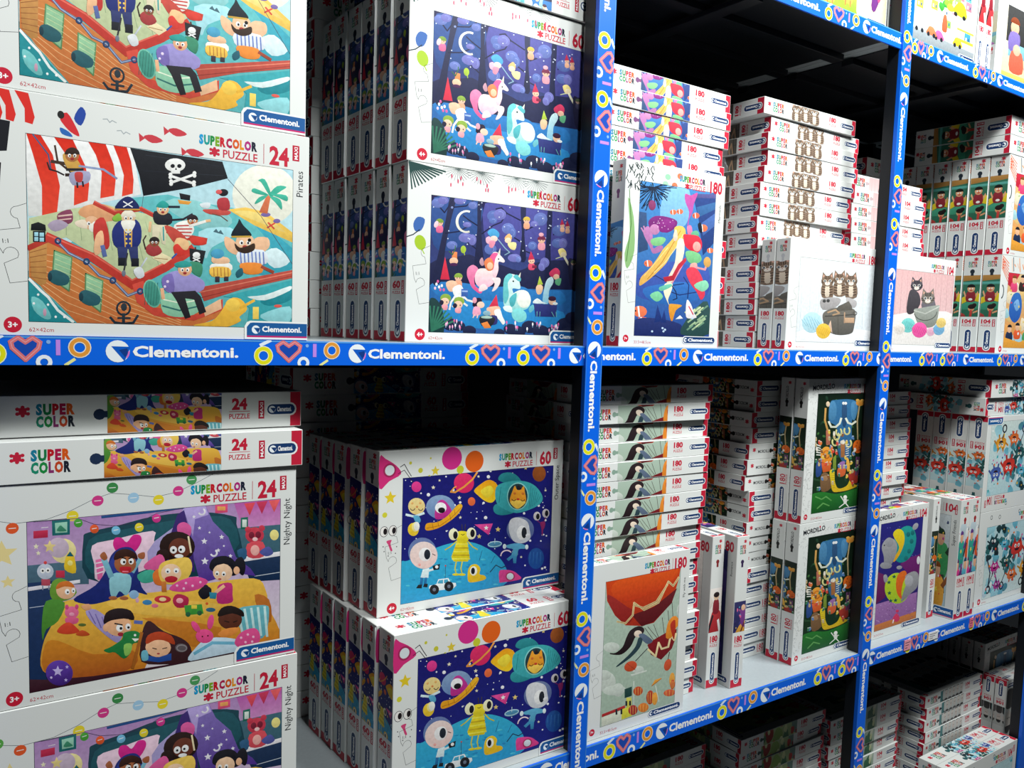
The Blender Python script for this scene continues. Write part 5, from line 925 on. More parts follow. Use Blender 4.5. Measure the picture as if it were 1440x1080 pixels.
    p.ell(310, 858, 13, 16, '#f0f0e8'); p.blob([298, 875, 322, 875, 318, 905, 302, 905], '#e8e8e0'); p.line([280, 850, 300, 885, 330, 880], 7, '#e8e8e0'); p.line([305, 905, 270, 935], 7, '#e8e8e0'); p.line([315, 905, 335, 935], 7, '#e8e8e0')
    return p
def art_elephants():
    p = Pr([(65, 275), (350, 228), (330, 990), (25, 1060)]); R = random.Random(4)
    p.rect(0, 200, 380, 1100, ('#2c2c84', '#34206c')); p.poly([330, 500, 350, 480, 345, 700, 260, 640, 200, 560, 250, 520], '#6c1c6c'); p.poly([30, 600, 110, 640, 100, 800, 30, 850], '#6c1c5c')
    for i in range(16): p.ell(R.uniform(60, 330), R.uniform(270, 560), 4, c='#5c5cb4', n=6)
    p.poly([25, 850, 330, 780, 330, 1000, 25, 1070], ('#a878b4', '#8c5c98')); p.poly([25, 1010, 330, 930, 330, 1000, 25, 1065], '#c87434')
    for i in range(50): p.ell(R.uniform(40, 320), R.uniform(850, 990), 5, 3, R.choice(['#c094c8', '#7c4c88']), n=6)
    p.ell(225, 420, 80, 132, ('#2ca8a0', '#1c8c90'), rot=12, n=28)
    for x, y in ((250, 350), (275, 400), (260, 470), (240, 520), (280, 340)): p.ell(x, y, 14, 18, '#157478', n=10)
    p.blob([145, 350, 175, 310, 215, 330, 225, 400, 200, 480, 160, 540, 150, 520, 190, 440], ('#f4e428', '#e8a428'), k=4)
    p.blob([70, 440, 80, 400, 110, 370, 150, 380, 175, 420, 170, 480, 150, 540, 120, 570, 90, 560, 85, 500], ('#b0b0b4', '#8c8c94'), k=4); p.ell(120, 400, 28, 34, '#a0a0a8', n=14); p.blob([60, 560, 85, 540, 140, 560, 130, 585, 80, 585], '#9898a0'); p.ell(298, 296, 18, 26, '#a8a8b0', rot=30); p.ell(88, 420, 5, c='#111', n=6)
    p.ell(185, 740, 88, 118, ('#c4dc34', '#a8c82c'), rot=-10, n=28)
    for x, y in ((125, 690), (130, 770), (160, 650), (175, 830), (200, 760), (140, 830)): p.star(x, y, 17, '#1c5c48')
    p.blob([185, 640, 230, 610, 250, 640, 225, 700, 215, 780, 225, 830, 190, 790, 175, 720], ('#ec7428', '#e05c20'), k=4)
    p.blob([240, 650, 300, 620, 335, 650, 330, 740, 280, 790, 240, 830, 215, 840, 230, 770, 250, 700], ('#a8a8ac', '#84848c'), k=4); p.ell(268, 690, 32, 44, '#b4b4ba', n=14); p.blob([85, 640, 105, 630, 118, 670, 95, 690], '#a0a0a8'); p.ell(195, 585, 20, 14, '#a0a0a8'); p.ell(330, 540, 12, 30, '#e8e8ec')
    p.blob([155, 980, 185, 930, 210, 975, 190, 1000], '#d83460'); p.ell(190, 915, 12, c='#d83460', n=8); p.line([165, 980, 160, 1005], 8, '#f0e8ec')
    return p
def soft(p, R, n, x0, y0, x1, y1, s, cols):
    for i in range(n):
        x, y = R.uniform(x0, x1), R.uniform(y0, y1); k = R.uniform(.5, 1)*s; m = R.randint(5, 8); t = R.uniform(0, 6)
        p.blob([c for j in range(m) for c in (x+k*R.uniform(.5, 1.1)*math.cos(t+6.28*j/m), y+k*R.uniform(.6, 1.3)*math.sin(t+6.28*j/m))], R.choice(cols))
def beast(p, x, y, s, c, d):
    p.blob([x-s, y-s*.6, x-s*.9, y+s*.5, x-s*.5, y+s*.9, x, y+s*.7, x+s*.5, y+s, x+s*.9, y+s*.5, x+s, y-s*.5, x, y-s*.9], c)
    p.poly([x-s*.7, y+s*.6, x-s*.6, y+s*1.5, x-s*.2, y+s*.75], d); p.poly([x+s*.7, y+s*.6, x+s*.75, y+s*1.5, x+s*.25, y+s*.75], d)
    p.ell(x-s*.3, y+s*.25, s*.2, s*.25, '#fff', n=9); p.ell(x+s*.3, y+s*.25, s*.2, s*.25, '#fff', n=9); p.ell(x-s*.28, y+s*.22, s*.09, s*.12, '#111', n=6); p.ell(x+s*.32, y+s*.22, s*.09, s*.12, '#111', n=6)
    p.poly([x-s*.5, y-s*.1, x+s*.5, y-s*.1, x+s*.25, y-s*.4, x-s*.25, y-s*.4], '#2c1420'); p.line([x-s, y, x-s*1.5, y+s*.4], s*.28, d); p.line([x+s, y, x+s*1.4, y-s*.5], s*.28, d); p.line([x-s*.4, y-s*.7, x-s*.5, y-s*1.3], s*.3, d); p.line([x+s*.4, y-s*.7, x+s*.5, y-s*1.3], s*.3, d)
def art_monsters():
    p = Pr(); R = random.Random(9); p.rect(0, 0, 1, 1, ('#bfe0e6', '#d4e4e0'))
    soft(p, R, 40, 0, 0, 1, 1, .10, ['#9cd0dc', '#6cb4c8', '#e8f0ee', '#4c8c9c', '#c4dce4'])
    soft(p, R, 26, .02, .55, .35, .98, .06, ['#1c3c40', '#24545c', '#142c30', '#2c6c6c']); soft(p, R, 18, .35, .3, .65, .8, .07, ['#1c4c4c', '#3c7c84', '#58a8b4'])
    beast(p, .14, .78, .075, '#1d4248', '#15343a'); beast(p, .20, .42, .07, '#c83090', '#a02078'); beast(p, .36, .72, .06, '#58b8d4', '#3c98b8'); beast(p, .42, .45, .08, '#245c58', '#1c4844'); beast(p, .62, .62, .11, '#dc3c2c', '#b82c20'); beast(p, .55, .25, .08, '#e8742c', '#c85820'); beast(p, .80, .30, .09, '#e8a02c', '#c07c1c'); beast(p, .86, .70, .09, '#4c68b4', '#3c5098'); beast(p, .27, .15, .06, '#b83c98', '#902c7c')
    for x, y in ((.1, .12), (.36, .12), (.75, .1)): p.ring(x, y, .035, .02, '#181c24', ry=.05); p.line([x, y+.05, x+.08, y+.22], .014, '#2c3444')
    p.line([.05, .55, .12, .35, .10, .15], .02, '#241c34'); p.line([.2, .35, .3, .12], .018, '#6c2470')
    soft(p, R, 40, .05, .05, .98, .95, .022, ['#f4c440', '#e8482c', '#f0f4f4', '#2c3c8c', '#d83c98', '#38b0b8', '#f08030']); return p
def art_kids():
    p = Pr(); R = random.Random(10); p.rect(0, 0, 1, 1, ('#e8c890', '#e09040')); soft(p, R, 34, 0, .1, 1, .9, .10, ['#7cc4dc', '#e8a458', '#f0e0c0', '#ecc47c', '#a8d4dc'])
    p.poly([0, 1, .22, 1, .08, .80, 0, .84], '#c8283c'); p.poly([.3, 1, .46, 1, .42, .84, .33, .86], '#d8304c'); p.poly([.6, 1, .8, 1, .74, .82, .62, .84], '#c8283c')
    p.blob([.06, .55, .12, .72, .24, .74, .30, .60, .28, .42, .18, .34, .08, .42], ('#3c78c8', '#2c5cb0')); p.blob([.14, .6, .22, .66, .26, .56, .2, .5], '#7cb0e4'); p.blob([.36, .6, .5, .72, .62, .6, .58, .4, .42, .38], ('#9cd8e4', '#68b8d0')); p.blob([.5, .5, .62, .58, .66, .44, .56, .38], '#ecd44c')
    for x, y, c in ((.12, .88, '#e84c7c'), (.28, .9, '#3c2c24'), (.5, .9, '#e88c3c'), (.1, .22, '#1c2c4c'), (.25, .25, '#e8602c'), (.42, .22, '#4c9c5c'), (.6, .24, '#c83c6c'), (.75, .5, '#5c84c8'), (.88, .3, '#d84c3c'), (.8, .72, '#e8b43c')):
        p.blob([x-.06, y-.12, x+.06, y-.12, x+.05, y-.01, x-.05, y-.01], c); p.ell(x, y+.03, .04, .05, '#f0bc94', n=12); p.ell(x, y+.055, .042, .04, R.choice(['#2c1c18', '#8c4c24', '#e8b850', '#1c1c20']), a0=0, a1=180, n=8)
    p.poly([0, 0, 1, 0, 1, .1, .6, .16, .3, .08, 0, .14], '#e8a038'); soft(p, R, 30, .02, .1, .98, .95, .02, ['#fff', '#e03c4c', '#3c84c8', '#f4d04c', '#6cb45c']); return p
def art_kids_side():   # what the children boxes show on their narrow sides
    p = Pr(); p.rect(0, 0, 1, 1, '#2c6c54'); p.poly([0, 1, 1, 1, 1, .9, 0, .86], '#b08040'); p.rect(0, .78, 1, .84, '#58a89c'); p.blob([-.1, .42, .3, .52, 1.1, .56, 1.1, .36, .5, .40, -.1, .3], '#e0c828'); p.blob([-.1, .28, .4, .36, 1.1, .34, 1.1, .2, -.1, .18], '#3c9474')
    p.blob([.25, .38, .75, .38, .72, .6, .28, .6], '#8c2430'); p.ell(.5, .68, .22, .09, '#e8ac80', n=14); p.ell(.5, .71, .24, .08, '#14100f', a0=0, a1=180, n=8); p.ell(.42, .68, .04, .02, '#fff', n=8); p.ell(.58, .68, .04, .02, '#fff', n=8); p.ell(.5, .64, .08, .015, '#c83c30', n=8); p.line([.2, .5, .1, .6], .07, '#e8ac80'); p.line([.8, .5, .9, .58], .07, '#e8ac80'); p.ell(.5, .42, .12, .03, '#f4f0e8', n=10)
    p.ell(.58, .2, .18, .075, '#d89c70', n=14); p.ell(.6, .245, .22, .06, '#1c100f', n=12); p.ell(.75, .28, .14, .05, '#1c100f', n=10); p.line([.58, .12, .56, 0], .14, '#c03c34'); p.poly([0, 0, .3, 0, .2, .06, 0, .1], '#a83430'); p.line([.7, .1, .95, .14], .04, '#d89c70'); return p
def art_heroes():
    p = Pr(); R = random.Random(14); p.rect(0, 0, 1, 1, ('#d8e0e4', '#a8c0c8')); soft(p, R, 16, 0, 0, 1, 1, .14, ['#c0d0d8', '#88b4c0', '#e8ecec'])
    for x, y, c, d in ((.15, .6, '#b83c30', '#2c2c3c'), (.4, .65, '#2c9c8c', '#6c3c8c'), (.68, .7, '#e0582c', '#3c3c44'), (.88, .55, '#3c9c5c', '#1c3c2c'), (.3, .25, '#d83c8c', '#6c2c6c'), (.6, .25, '#58b0c8', '#2c4c6c'), (.85, .2, '#e8a43c', '#8c4c1c')):
        p.blob([x-.10, y-.2, x+.10, y-.2, x+.11, y+.1, x, y+.16, x-.11, y+.1], c); p.ell(x, y+.2, .055, .08, '#e8b08c', n=12); p.ell(x, y+.24, .058, .06, d, a0=0, a1=180, n=8); p.line([x-.1, y+.05, x-.17, y-.12], .05, d); p.line([x+.1, y+.05, x+.17, y+.15], .05, d); p.line([x-.05, y-.2, x-.06, y-.36], .06, d); p.line([x+.05, y-.2, x+.07, y-.36], .06, d); p.star(x, y, .04, '#f0d850')
    soft(p, R, 24, .02, .02, .98, .98, .02, ['#fff', '#e03c4c', '#2c3c6c', '#f4d04c', '#c03c98']); return p
def art_plain(seed, bg, cols, n=26, s=.12, faces=None):
    p = Pr(); R = random.Random(seed); p.rect(0, 0, 1, 1, bg); soft(p, R, n, 0, 0, 1, 1, s, cols); soft(p, R, n, 0, 0, 1, 1, s*.4, cols)
    return p
def art_dancer():
    p = art_plain(31, '#efe6e0', ['#f0ece8', '#e4d8d0'], 8); p.blob([.2, .1, .8, .15, .7, .5, .55, .62, .4, .6, .3, .4], '#b82c34'); p.blob([.4, .55, .6, .55, .58, .78, .42, .78], '#8c2030'); p.ell(.5, .84, .09, .06, '#f0c8a8'); p.ell(.5, .88, .1, .05, '#241418'); p.line([.4, .5, .2, .1, .3, .05], .06, '#1c1c24'); p.line([.6, .4, .7, .1], .07, '#f4f0f0'); return p
def art_portraits():
    p = Pr(); p.rect(0, 0, 1, 1, '#c8ccc8'); R = random.Random(6)
    for k in range(6):
        x = .08+k*.17; g = R.choice(['#3c3c3c', '#585858', '#2c3030']); p.blob([x-.08, .1, x+.08, .1, x+.07, .4, x-.07, .4], g); p.ell(x, .62, .06, .16, '#d8d0c8', n=12); p.ell(x, .74, .065, .14, g, a0=0, a1=180, n=8); p.ell(x-.02, .6, .01, .02, '#222', n=5); p.ell(x+.02, .6, .01, .02, '#222', n=5); p.rect(x-.085, 0, x-.08, 1, '#e8e8e8')
    p.poly([0, 0, .12, 0, .1, 1, 0, 1], '#4c8484'); return p
def art_town():
    p = Pr([(20, -60), (155, -12), (142, 92), (8, 45)]); p = Pr(); R = random.Random(17); p.rect(0, 0, 1, 1, '#e8f0f4'); p.poly([0, 0, 1, 0, 1, .12, 0, .14], '#8c9498')
    for i in range(26): x, y = R.uniform(0, .9), R.uniform(.2, .95); c = R.choice(['#6cc4d8', '#f0a0b0', '#f0d84c', '#8ccc5c', '#e87c8c', '#3c90b8', '#f4f4f4', '#c8b4d8']); p.rect(x, y, x+.1, y+R.uniform(.08, .2), c); p.rect(x+.02, y+.03, x+.04, y+.07, '#fff'); p.rect(x+.06, y+.03, x+.08, y+.07, '#2c5c84')
    soft(p, R, 12, .35, .5, .65, 1, .08, ['#3c9c3c', '#e8d83c', '#8cc83c']); p.blob([.62, .55, .7, .7, .8, .68, .84, .52], '#c8dc28'); p.ell(.66, .53, .03, c='#222', n=10); p.ell(.8, .52, .03, c='#222', n=10)
    for x, y, c in ((.12, .14, '#e8f0f4'), (.42, .12, '#e85c98'), (.72, .13, '#ecc428'), (.3, .13, '#e8784c')): p.blob([x-.07, y, x+.08, y, x+.07, y+.05, x+.03, y+.1, x-.03, y+.1, x-.06, y+.05], c); p.ell(x-.04, y, .022, .03, '#1c2028', n=10); p.ell(x+.045, y, .022, .03, '#1c2028', n=10)
    p.blob([.46, .25, .54, .25, .53, .42, .5, .46, .47, .42], '#c8603c'); p.rect(.70, .2, .98, .24, '#e8cc3c'); p.rect(.70, .34, .98, .37, '#d8dc4c'); return p
def art_reading():
    p = Pr(); p.rect(0, 0, 1, 1, ('#e8e4d0', '#ecd49c')); p.poly([.05, .5, .5, .5, .5, 1, .05, 1], '#3c3c3c'); p.poly([.1, .3, .6, .32, .6, .5, .1, .5], '#7cb4c4'); p.ell(.2, .72, .08, .1, '#e8b090'); p.ell(.2, .78, .09, .09, '#8c4428', a0=0, a1=180, n=9); p.blob([.1, .4, .28, .4, .3, .64, .12, .64], '#7c6cb0'); p.blob([.15, .1, .4, .12, .36, .4, .16, .38], '#c86048'); p.ell(.26, .42, .07, .08, '#e8b498'); p.blob([.5, .1, .8, .12, .76, .4, .52, .38], '#a8c8b0'); p.ell(.5, .2, .08, .08, '#b878b8'); p.poly([0, 0, 1, 0, 1, .08, 0, .06], '#e8c060'); return p
def art_green():
    p = Pr(); R = random.Random(20); p.rect(0, 0, 1, 1, '#9ccc3c'); soft(p, R, 20, 0, 0, .7, 1, .1, ['#8cc434', '#b4d84c', '#a4cc44']); p.blob([.66, -.05, .62, .4, .7, 1.1, 1.1, 1.1, 1.1, -.05], '#ecdcb0')
    for x, y in ((.12, .2), (.28, .14), (.5, .2), (.42, .6), (.2, .6)): p.blob([x-.05, y-.08, x+.05, y-.08, x+.06, y+.06, x, y+.16, x-.06, y+.06], '#f0b850'); p.ell(x, y+.1, .045, .06, '#f4c46c'); p.line([x-.03, y-.05, x-.03, y-.12], .015, '#d8703c'); p.line([x+.03, y-.05, x+.03, y-.12], .015, '#d8703c')
    p.blob([.8, .2, .86, .15, .95, .5, .9, .7, .84, .5], '#6c2c7c'); p.blob([.88, .3, .92, .3, .95, .6, .9, .6], '#d84c7c'); return p
# doodles that run over the white margins
def ex_pirates(t, W, H):
    for x in (-.0, .034, .083): t.poly([W*(x+.004), H*.997, W*(x+.04), H*.993, W*(x+.056), H*.90, W*(x+.05), H*.87, W*(x+.03), H*.875, W*(x+.03), H*.93], '#e02c24')
    t.poly([W*.004, H*.875, W*.075, H*.87, W*.065, H*.75, W*.004, H*.735], '#14171f'); t.ell(W*.02, H*.81, .007, .006, '#f2f2ee'); t.line([W*.008, H*.775, W*.035, H*.76], .0025, '#f2f2ee')
    t.poly([W*.004, H*.715, W*.05, H*.70, W*.045, H*.60, W*.004, H*.60], '#1a1c22'); t.rect(W*.006, H*.62, W*.035, H*.66, '#a6dcec')
    x, y = W*.235, H*.90; t.blob([x-.012, y+.004, x-.004, y+.012, x+.006, y-.004, x+.01, y-.016, x, y-.012, x-.008, y-.004], '#d82c34'); t.blob([x+.004, y+.006, x+.012, y+.022, x+.018, y+.014, x+.012, y-.002], '#2448a4'); t.blob([x-.012, y-.008, x-.002, y-.012, x+.002, y-.018, x-.010, y-.016], '#2c68b8'); t.ell(x-.011, y+.008, .004, .005, '#222')
    for x, y in ((W*.345, H*.925), (W*.385, H*.885)): t.line([x-.008, y+.003, x-.003, y+.004, x, y, x+.003, y+.003, x+.008, y+.001], .0012, '#a8b0b4')
    for x, y in ((W*.475, H*.88), (W*.55, H*.925), (W*.605, H*.845)): t.blob([x-.013, y+.002, x-.002, y+.006, x+.012, y, x-.002, y-.005], '#cc3c48'); t.poly([x-.011, y, x-.019, y+.006, x-.018, y-.006], '#cc3c48')
def ex_bedtime(t, W, H):
    pts = [(W*.0, H*.86), (W*.08, H*.83), (W*.17, H*.835), (W*.24, H*.865), (W*.31, H*.91), (W*.36, H*.93), (W*.43, H*.915), (W*.50, H*.895), (W*.57, H*.91), (W*.64, H*.95), (W*.70, H*.99)]
    t.line(pts, .0006, '#3c4858')
    for x, y, c in ((.075, .81, '#e85c2c'), (.165, .80, '#9cc4e0'), (.245, .84, '#ecd834'), (.32, .90, '#d83c8c'), (.365, .955, '#3c8c4c'), (.43, .90, '#a4cce8'), (.51, .88, '#ecd834'), (.575, .915, '#d83c8c'), (.62, .965, '#4c9c5c'), (.012, .86, '#5cac4c')):
        t.ell(W*x, H*y, .0075, c=c, n=16); t.line([W*x-.004, H*y, W*x+.004, H*y], .001, '#f4f4f0')
    for x, y, r in ((.045, .70, .019), (.02, .58, .007), (.06, .575, .009)): t.star(W*x, H*y, r, '#f0dc98', rot=90)
def ex_space(t, W, H):
    x, y = W*.0, H*.93; t.blob([x+.001, y+.012, x+.012, y+.008, x+.034, y-.006, x+.044, y-.022, x+.02, y-.034, x+.001, y-.046], '#d8307c'); t.ell(W*.05, H*.885, .013, c='#a8285c'); t.ell(W*.05, H*.885, .0095, c='#dce4e8'); t.line([W*.10, H*.90, W*.12, H*.915, W*.14, H*.87, W*.155, H*.84], .0014, '#2c2430'); t.line([W*.09, H*.86, W*.12, H*.88, W*.165, H*.80], .0012, '#2c2430')
    t.star(W*.055, H*.72, .013, '#e8cc2c', rot=90); t.ell(W*.03, H*.62, .005, c='#d8d43c'); t.ell(W*.36, H*.93, .022, c='#d8308c', n=24); t.ell(W*.48, H*.90, .021, c='#e8641c', n=24); t.ell(W*.405, H*.855, .008, c='#ccd034'); t.star(W*.275, H*.86, .010, '#e0c83c', rot=90)
    for a, b, r in ((.2, .87, .005), (.15, .92, .003), (.25, .94, .002), (.245, .83, .0025)): t.ell(W*a, H*b, r, c='#ccc83c', n=10)
    for x in (.028, .07): t.ell(W*x, H*.52, .0075, .009, '#f4f0ec'); t.ring(W*x, H*.52, .008, .001, '#2c2430', ry=.0095); t.ell(W*(x+.006), H*.52, .004, .006, '#1c1418')
    t.blob([W*.04, H*.46, W*.065, H*.465, W*.06, H*.44, W*.07, H*.40, W*.06, H*.40, W*.05, H*.435], '#d8487c')
    for a, b in ((.03, .40), (.09, .42), (.05, .37), (.085, .38), (.025, .43)): t.ell(W*a, H*b, .0012, c='#2c2430', n=6)
def ex_forest(t, W, H):
    for k in range(11): t.line([W*.005, H*.995, W*(.02+k*.016), H*(.85+k*.012)], .0028, '#1c4440')
    R = random.Random(1)
    for c in (.24, .36, .55, .66):
        for k in range(15): a = math.radians(180+k*13); t.line([W*c, H*.998, W*c+.03*math.cos(a), H*.998+.022*math.sin(a)], .0005, '#5c6c6c')
        for k in range(5): t.ell(W*(c+R.uniform(-.04, .05)), H*R.uniform(.90, .96), .0015, .004, '#d8486c', n=7)
    t.blob([W*.03, H*.66, W*.05, H*.70, W*.085, H*.69, W*.07, H*.63, W*.04, H*.62], '#3c68b0'); t.line([W*0, H*.585, W*.03, H*.60, W*.06, H*.63], .0018, '#1c2c3c'); t.ell(W*.065, H*.56, .011, .013, '#a8c82c', rot=20); t.line([W*.07, H*.53, W*.085, H*.50], .002, '#a8c82c')
def ex_mermaid(t, W, H):
    R = random.Random(2)
    for k in range(60):
        x, y = R.uniform(.01, .26), R.uniform(.86, .99); t.line([W*x, H*y, W*(x+R.uniform(-.02, .03)), H*(y-.02)], .002, '#1c2c30')
    for x, y, c in ((.40, .94, '#9cd0b0'), (.47, .90, '#f0805c'), (.52, .955, '#f0805c'), (.38, .90, '#a8d8b8')): t.ell(W*x, H*y, .008, .006, c)
    t.blob([W*.03, H*.80, W*.09, H*.70, W*.11, H*.52, W*.05, H*.42, W*.02, H*.50, W*.06, H*.62], '#8cb878'); t.line([W*.04, H*.84, W*.07, H*.66, W*.04, H*.46], .002, '#4c7c3c')
def ex_kids(t, W, H):
    R = random.Random(5)
    for k in range(16): x = R.uniform(.01, .9); t.line([W*x, H*R.uniform(.90, .99), W*(x+.02), H*R.uniform(.84, .9)], .004, R.choice(['#e84c2c', '#f08c3c', '#c83c3c', '#3c4c5c', '#f0c0a0']))
    for k in range(7): t.line([W*.005, H*(.99-k*.02), W*.11, H*(.92-k*.03)], .003, '#e8703c')
    t.ring(W*.03, H*.63, .012, .005, '#1c2c34', ry=.02, a0=-90, a1=90, n=8)
def ex_jungle(t, W, H):
    R = random.Random(7)
    for k in range(150):
        x, y = (R.uniform(.01, .13), R.uniform(.08, .98)) if k % 3 else (R.uniform(.1, .98), R.uniform(.9, .985)); x0, y0 = W*x, H*y; a = R.uniform(0, 6)
        t.line([x0, y0, x0+.004*math.cos(a), y0+.004*math.sin(a), x0+.007*math.cos(a+.8), y0+.007*math.sin(a+.8)], .0006, '#9a9e9c')
def ex_kit(t, W, H):
    for k in range(4): t.ring(W*(.14+k*.13), H*.93, .010, .0012, '#c8d8e0')
def ex_mon(t, W, H):
    for x, y in ((.17, .93), (.3, .92), (.62, .94)): t.ring(W*x, H*y, .006, .002, '#2c4044')
def art_violin():
    p = art_plain(33, '#2c2c60', ['#3c3478', '#241c4c', '#4c3c80'], 14); p.blob([.2, .0, .5, .05, .6, .3, .5, .5, .3, .4, .15, .2], '#e0a03c'); p.blob([.5, .4, .75, .5, .7, .8, .5, .9, .35, .7], '#7c3c8c'); p.ell(.5, .85, .09, .07, '#f0c0a0'); p.line([.3, .1, .7, .7], .05, '#6c2c1c'); soft(p, random.Random(2), 14, .1, .1, .9, .9, .04, ['#f0d060', '#e86c9c', '#58b0d0']); return p
BIG = dict(W=.42, H=.307, T=.057, maxi=True)
LAND = dict(W=.37, H=.265, T=.040, maxi=False)
PORT = dict(W=.285, H=.37, T=.040, maxi=False)
make_kind('pirates', art=art_pirates(), num='24', age='3+', title='Pirates', extra=ex_pirates, knob='#28405c', hcrop=(.05, .3, .8), vcrop=(.3, .3, .25), **BIG)
make_kind('bedtime', art=art_bedtime(), num='24', age='3+', title='Nighty Night', extra=ex_bedtime, knob='#1c3050', hcrop=(.08, .22, .86), vcrop=(.3, .2, .25), **BIG)
make_kind('forest', art=art_forest(), num='60', age='4+', title='', extra=ex_forest, knob='#141a30', hcrop=(.05, .25, .85), vcrop=(.055, .12, .2), **dict(BIG, W=.405))
make_kind('space', art=art_space(), num='60', age='4+', title='Outer Space', extra=ex_space, knob='#2c3448', hcrop=(.04, .25, .9), vcrop=(.3, .15, .28), **BIG)
make_kind('kids', art=art_kids(), vart=art_kids_side(), num='104', age='6+', title='', extra=ex_kids, knob='#24303c', hcrop=(.05, .3, .85), vcrop=(.02, .06, .26), **BIG)
make_kind('heroes', art=art_heroes(), num='104', age='6+', title='Super Friends', knob='#a82c30', hcrop=(.02, .4, .9), vcrop=(.3, .3, .35), rv=1, pr=(.14, .062, .90, .86), **dict(BIG, W=.285, H=.37))
make_kind('monsters', art=art_monsters(), num='104', age='6+', title='', extra=ex_mon, knob='#2c5c60', hcrop=(.04, .4, .9), vcrop=(.45, .15, .28), **BIG)
make_kind('mermaid', art=art_mermaid(), num='180', age='7+', title='Mermaids', extra=ex_mermaid, size='33.5×48.5cm', knob='#7c4c7c', hcrop=(.05, .56, .9), vcrop=(.3, .45, .3), **PORT)
make_kind('balloon', art=art_balloon(), num='180', age='7+', title='Fly with me', size='33.5×48.5cm', knob='#8ca898', hcrop=(.12, .51, .78), vcrop=(.3, .3, .3), **PORT)
make_kind('dancer', art=art_dancer(), num='180', age='7+', rv=1, knob='#8c2c30', hcrop=(.05, .4, .9), vcrop=(.28, .2, .4), **PORT)
make_kind('jungle', art=art_jungle(), num='180', age='7+', style='doodle', extra=ex_jungle, size='33.5×48.5cm', knob='#1c1c1c', hcrop=(.05, .5, .9), vcrop=(.66, .24, .32), **PORT)
make_kind('elephants', art=art_elephants(), num='104', age='6+', style='doodle', extra=ex_jungle, size='33.5×23.5cm', knob='#2c2c6c', hcrop=(.05, .4, .9), vcrop=(.3, .3, .3), **PORT)
make_kind('greenart', art=art_plain(21, '#a8bca8', ['#8cb0a0', '#5c8474', '#c8d0a0', '#38684c', '#d8dcc8', '#708c78']), num='104', age='6+', knob='#4c6c5c', **PORT)
make_kind('redfruit', art=art_plain(22, '#a8bc84', ['#b8342c', '#c84c38', '#8cac58', '#d8e0a8', '#4c7c58', '#982820', '#708c84'], 30, .16), num='180', age='7+', knob='#3c5450', **PORT)
make_kind('kittens', art=art_kittens(), num='180', age='7+', extra=ex_kit, size='48.5×33.5cm', knob='#c8ccd0', hcrop=(.22, .56, .62), vcrop=(.44, .28, .12), **LAND)
make_kind('pinkcats', art=art_pinkcats(), num='104', age='6+', size='48.5×33.5cm', knob='#c8b0b4', hcrop=(.0, .52, .8), vcrop=(.4, .3, .2), **LAND)
make_kind('portraits', art=art_portraits(), num='104', age='6+', hcrop=(.0, .35, 1.0), vcrop=(.1, .1, .3), **LAND)
make_kind('green', art=art_green(), num='104', age='6+', **LAND)
make_kind('town', art=art_town(), num='104', age='6+', **LAND)
make_kind('reading', art=art_reading(), num='104', age='6+', **LAND)
# the children boxes carry their own narrow picture on the short sides
make_kind('violin', art=art_violin(), num='180', age='7+', rv=1, title='Romance', knob='#3c2c54', vcrop=(.1, .3, .5), **PORT)
